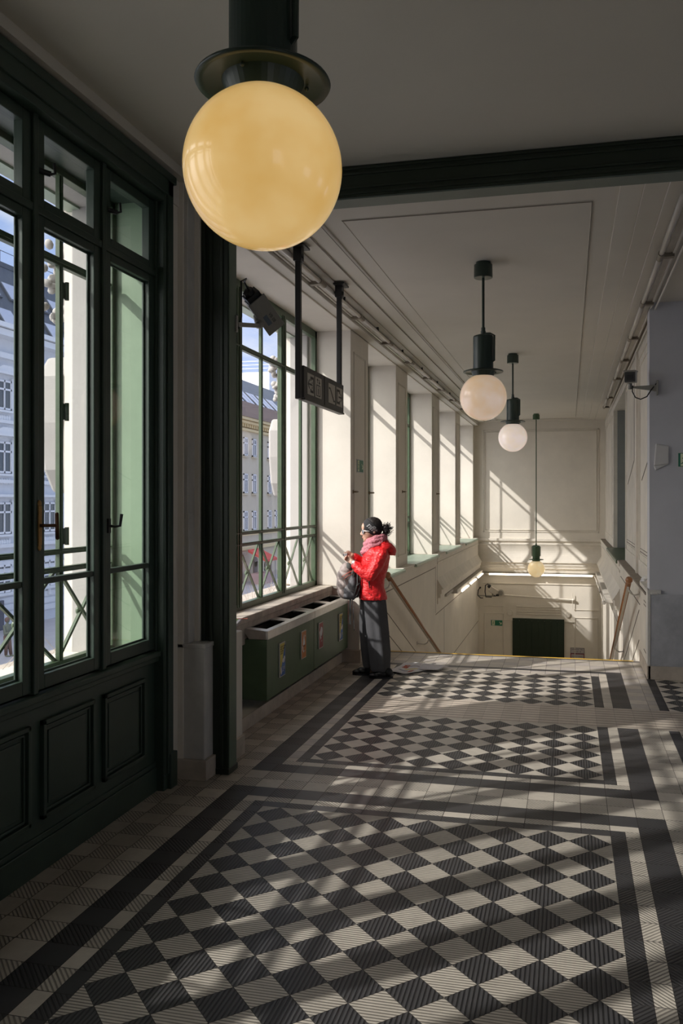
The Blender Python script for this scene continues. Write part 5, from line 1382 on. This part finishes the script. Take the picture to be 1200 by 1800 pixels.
obj('headband_lettering', tb, mat('pale_lettering', (.55, .55, .56), .6), band)
# sunglasses
SGM = mat('clear_grey_plastic', (.62, .60, .60), .25); LEN = mat('smoky_lens', (.10, .11, .13), .08, spec=.8)
b = MB()
for s_ in (-1, 1):
    b.tube([F(-24.8+abs(math.cos(a))*.3-.6*math.cos(a)*0, 254.2+4.4*math.sin(a), s_*(6.2+4.6*math.cos(a))) + FX*(FU*1.6*(max(0, math.cos(a)))) for a in [2*PI*k/20 for k in range(20)]], .0028, 6, closed=True)
    b.tube([F(-22.5, 255.8, s_*10.8), F(-14, 255.5, s_*12.4), F(-5, 255.0, s_*13.2)], [.005, .0035, .0025], 8)
b.cap(F(-26.4, 255.5, -1.8), .002, F(-26.4, 255.5, 1.8), .002)
gl_ = obj('sunglasses', b, SGM, woman, smooth=True)
b = MB()
for s_ in (-1, 1): b.ell(F(-24.0, 254.2, s_*6.8), fr_((1.3, 4.6, 4.2)), FR @ Matrix.Rotation(s_*-.35, 3, 'Z'))
obj('lens', b, LEN, gl_, smooth=True)
b = MB(); b.ell(F(-24.6, 243.6), fr_((1.25, 2.8, 1.3)), FR); obj('lips', b, mat('lip_red', (.35, .06, .06), .4), woman, smooth=True)
# scarf
SC = mat('pink_scarf', (0.56, 0.20, 0.24), 0.9, 0.35, 60, 0.4, 120)
b = MB()
for k, (hh, ru, rd, rr, tilt, ou) in enumerate(((243, 15, 13.5, 4.2, 4.5, -2), (238, 17, 15, 4.8, 6.0, -3), (231, 18, 15.5, 5.0, 8.0, -4), (224.5, 15, 13.5, 5.0, 7.0, -9))):
    pts = []
    for j in range(30):
        a = 2*PI*j/30; pts.append(F(ou+ru*math.cos(a), hh+tilt*math.cos(a)+.8*math.sin(3*a+k), rd*math.sin(a)))
    b.tube(pts, [rr*FU*(1+.12*math.sin(7*2*PI*j/30+k)) for j in range(30)], 10, closed=True)
b.cap(F(-20, 224), 5.5*FU, F(-22.5, 213), 4.2*FU); b.cap(F(-20, 222, 4), 5*FU, F(-21.5, 217, 5), 4*FU)
o = obj('scarf', b, SC, woman, smooth=True); rem(o, .0045, 1, .010, .018)
# watch
b = MB(); R_w = Vector(F(-43, 202, -18.5))-Vector(F(-38, 198.3, -21)); dw = R_w.normalized(); cW = F(-40.2, 200, -19.8)
q_ = dw.to_track_quat('Z', 'Y').to_matrix()
b.tube([cW+q_ @ Vector((4.6*FU*math.cos(a), 4.6*FU*math.sin(a), 0)) for a in [2*PI*k/20 for k in range(20)]], .006, 8, closed=True)
wt = obj('watch', b, mat('watch_steel', (.6, .6, .62), .3, metal=.8), woman, smooth=True)
nd = (-FY*.9+Vector((0, 0, .2))+FX*.2); nd = (nd-dw*nd.dot(dw)).normalized()
b = MB(); b.cyl(cW+nd*4.2*FU, cW+nd*5.8*FU, 3.1*FU, n=24); obj('watch_case', b, mat('watch_steel', (.6, .6, .62)), wt)
b = MB(); b.cyl(cW+nd*5.8*FU, cW+nd*5.95*FU, 2.5*FU, n=24); obj('watch_dial', b, mat('watch_dial', (.8, .8, .8), .4), wt)

# small camera in her hands
cam_t = MB(); cc = F(-54.5, 213.5, -5); cam_t.obox(cc, 6*FU, 13*FU, 5*FU, FR)
pc = obj('compact_camera', cam_t, mat('silver_plastic', (.55, .55, .58), .3, metal=.5), bevel=.003); tag(pc, 'small silver device held in both hands by the woman in red', 'camera')
b = MB(); b.cyl(cc-FX*3*FU, cc-FX*4.4*FU, 1.9*FU, n=20); obj('lens', b, BLACK, pc)

# backpack
bp = thing('backpack', 'grey and pinkish backpack carried in front of the woman over the bins', 'backpack', tuple(F(-51, 134, -4)))
BPK = mat('pinkish_grey_nylon', (0.34, 0.28, 0.26), 0.6, 0.15, 20, 0.3, 40); BPG = mat('grey_nylon', (0.13, 0.13, 0.14), 0.6, 0.1, 20, .2, 50); BPD = mat('dark_strap_webbing', (0.045, 0.045, 0.045), .8); BPO = mat('coral_piping', (.55, .12, .08), .7)
b = MB()
for (u, h, ru, rh) in ((-52, 188, 13, 12), (-54, 176, 16, 16), (-55, 162, 16, 18), (-53, 150, 16, 14), (-47, 144, 13, 9)): b.ell(F(u, h, -2), fr_((ru, 14, rh)), FR)
o = obj('main_compartment', b, BPK, bp, smooth=True); rem(o, .006, 3, .012, .05)
b = MB()
for (u, h, ru, rh) in ((-46, 152, 15, 15), (-42, 165, 9, 15), (-46, 144, 14, 8)): b.ell(F(u, h, -8), fr_((ru, 11.5, rh)), FR)
o = obj('side_pocket', b, BPG, bp, smooth=True); rem(o, .006, 3, .010, .04)
b = MB()
for (u, h, ru, rh) in ((-48, 192, 8, 9), (-40, 182, 7, 14), (-34, 160, 4.5, 22)): b.ell(F(u, h, -5), fr_((ru, 11, rh)), FR)
o = obj('back_panel', b, mat('dark_grey_mesh', (.075, .075, .07), .8, .2, 60, .3, 150), bp, smooth=True); rem(o, .006, 2, .008, .03)
b = MB()
b.tube([F(-36, 196, -14), F(-33, 180, -18), F(-33, 165, -18), F(-37, 150, -18), F(-43, 138, -15)], [.008, .010, .010, .009, .006], 8)
b.tube([F(-31, 172, -15), F(-29, 160, -17), F(-33, 146, -17), F(-41, 136, -14)], .007, 8)
b.tube([F(-36, 160, -19), F(-33, 162, -19.5), F(-29, 166, -18)], .005, 6)
obj('shoulder_strap', b, BPD, bp, smooth=True)
b = MB(); b.tube([F(-61, 176, -18), F(-52, 182, -18.5), F(-42, 187, -17), F(-36, 191, -15)], .0035, 6); b.tube([F(-58, 172, -19.5), F(-50, 178, -19.5), F(-42, 182, -18)], .0025, 6); obj('piping', b, BPO, bp, smooth=True)
b = MB(); b.tube([F(-56, 170, -19), F(-53, 160, -21), F(-48, 154, -21.5), F(-40, 152, -20)], .0035, 6); obj('pocket_cord', b, mat('pale_cord', (.40, .40, .38), .7), bp, smooth=True)
b = MB()
b.bar(F(-46, 138, -12), F(-46.5, 93, -12), .016, .016); b.bar(F(-42.5, 138, -12), F(-39, 82, -12), .009, .009); b.obox(F(-46.5, 102, -12), .018, .018, .10, FR)
obj('hanging_strap', b, BPD, bp)
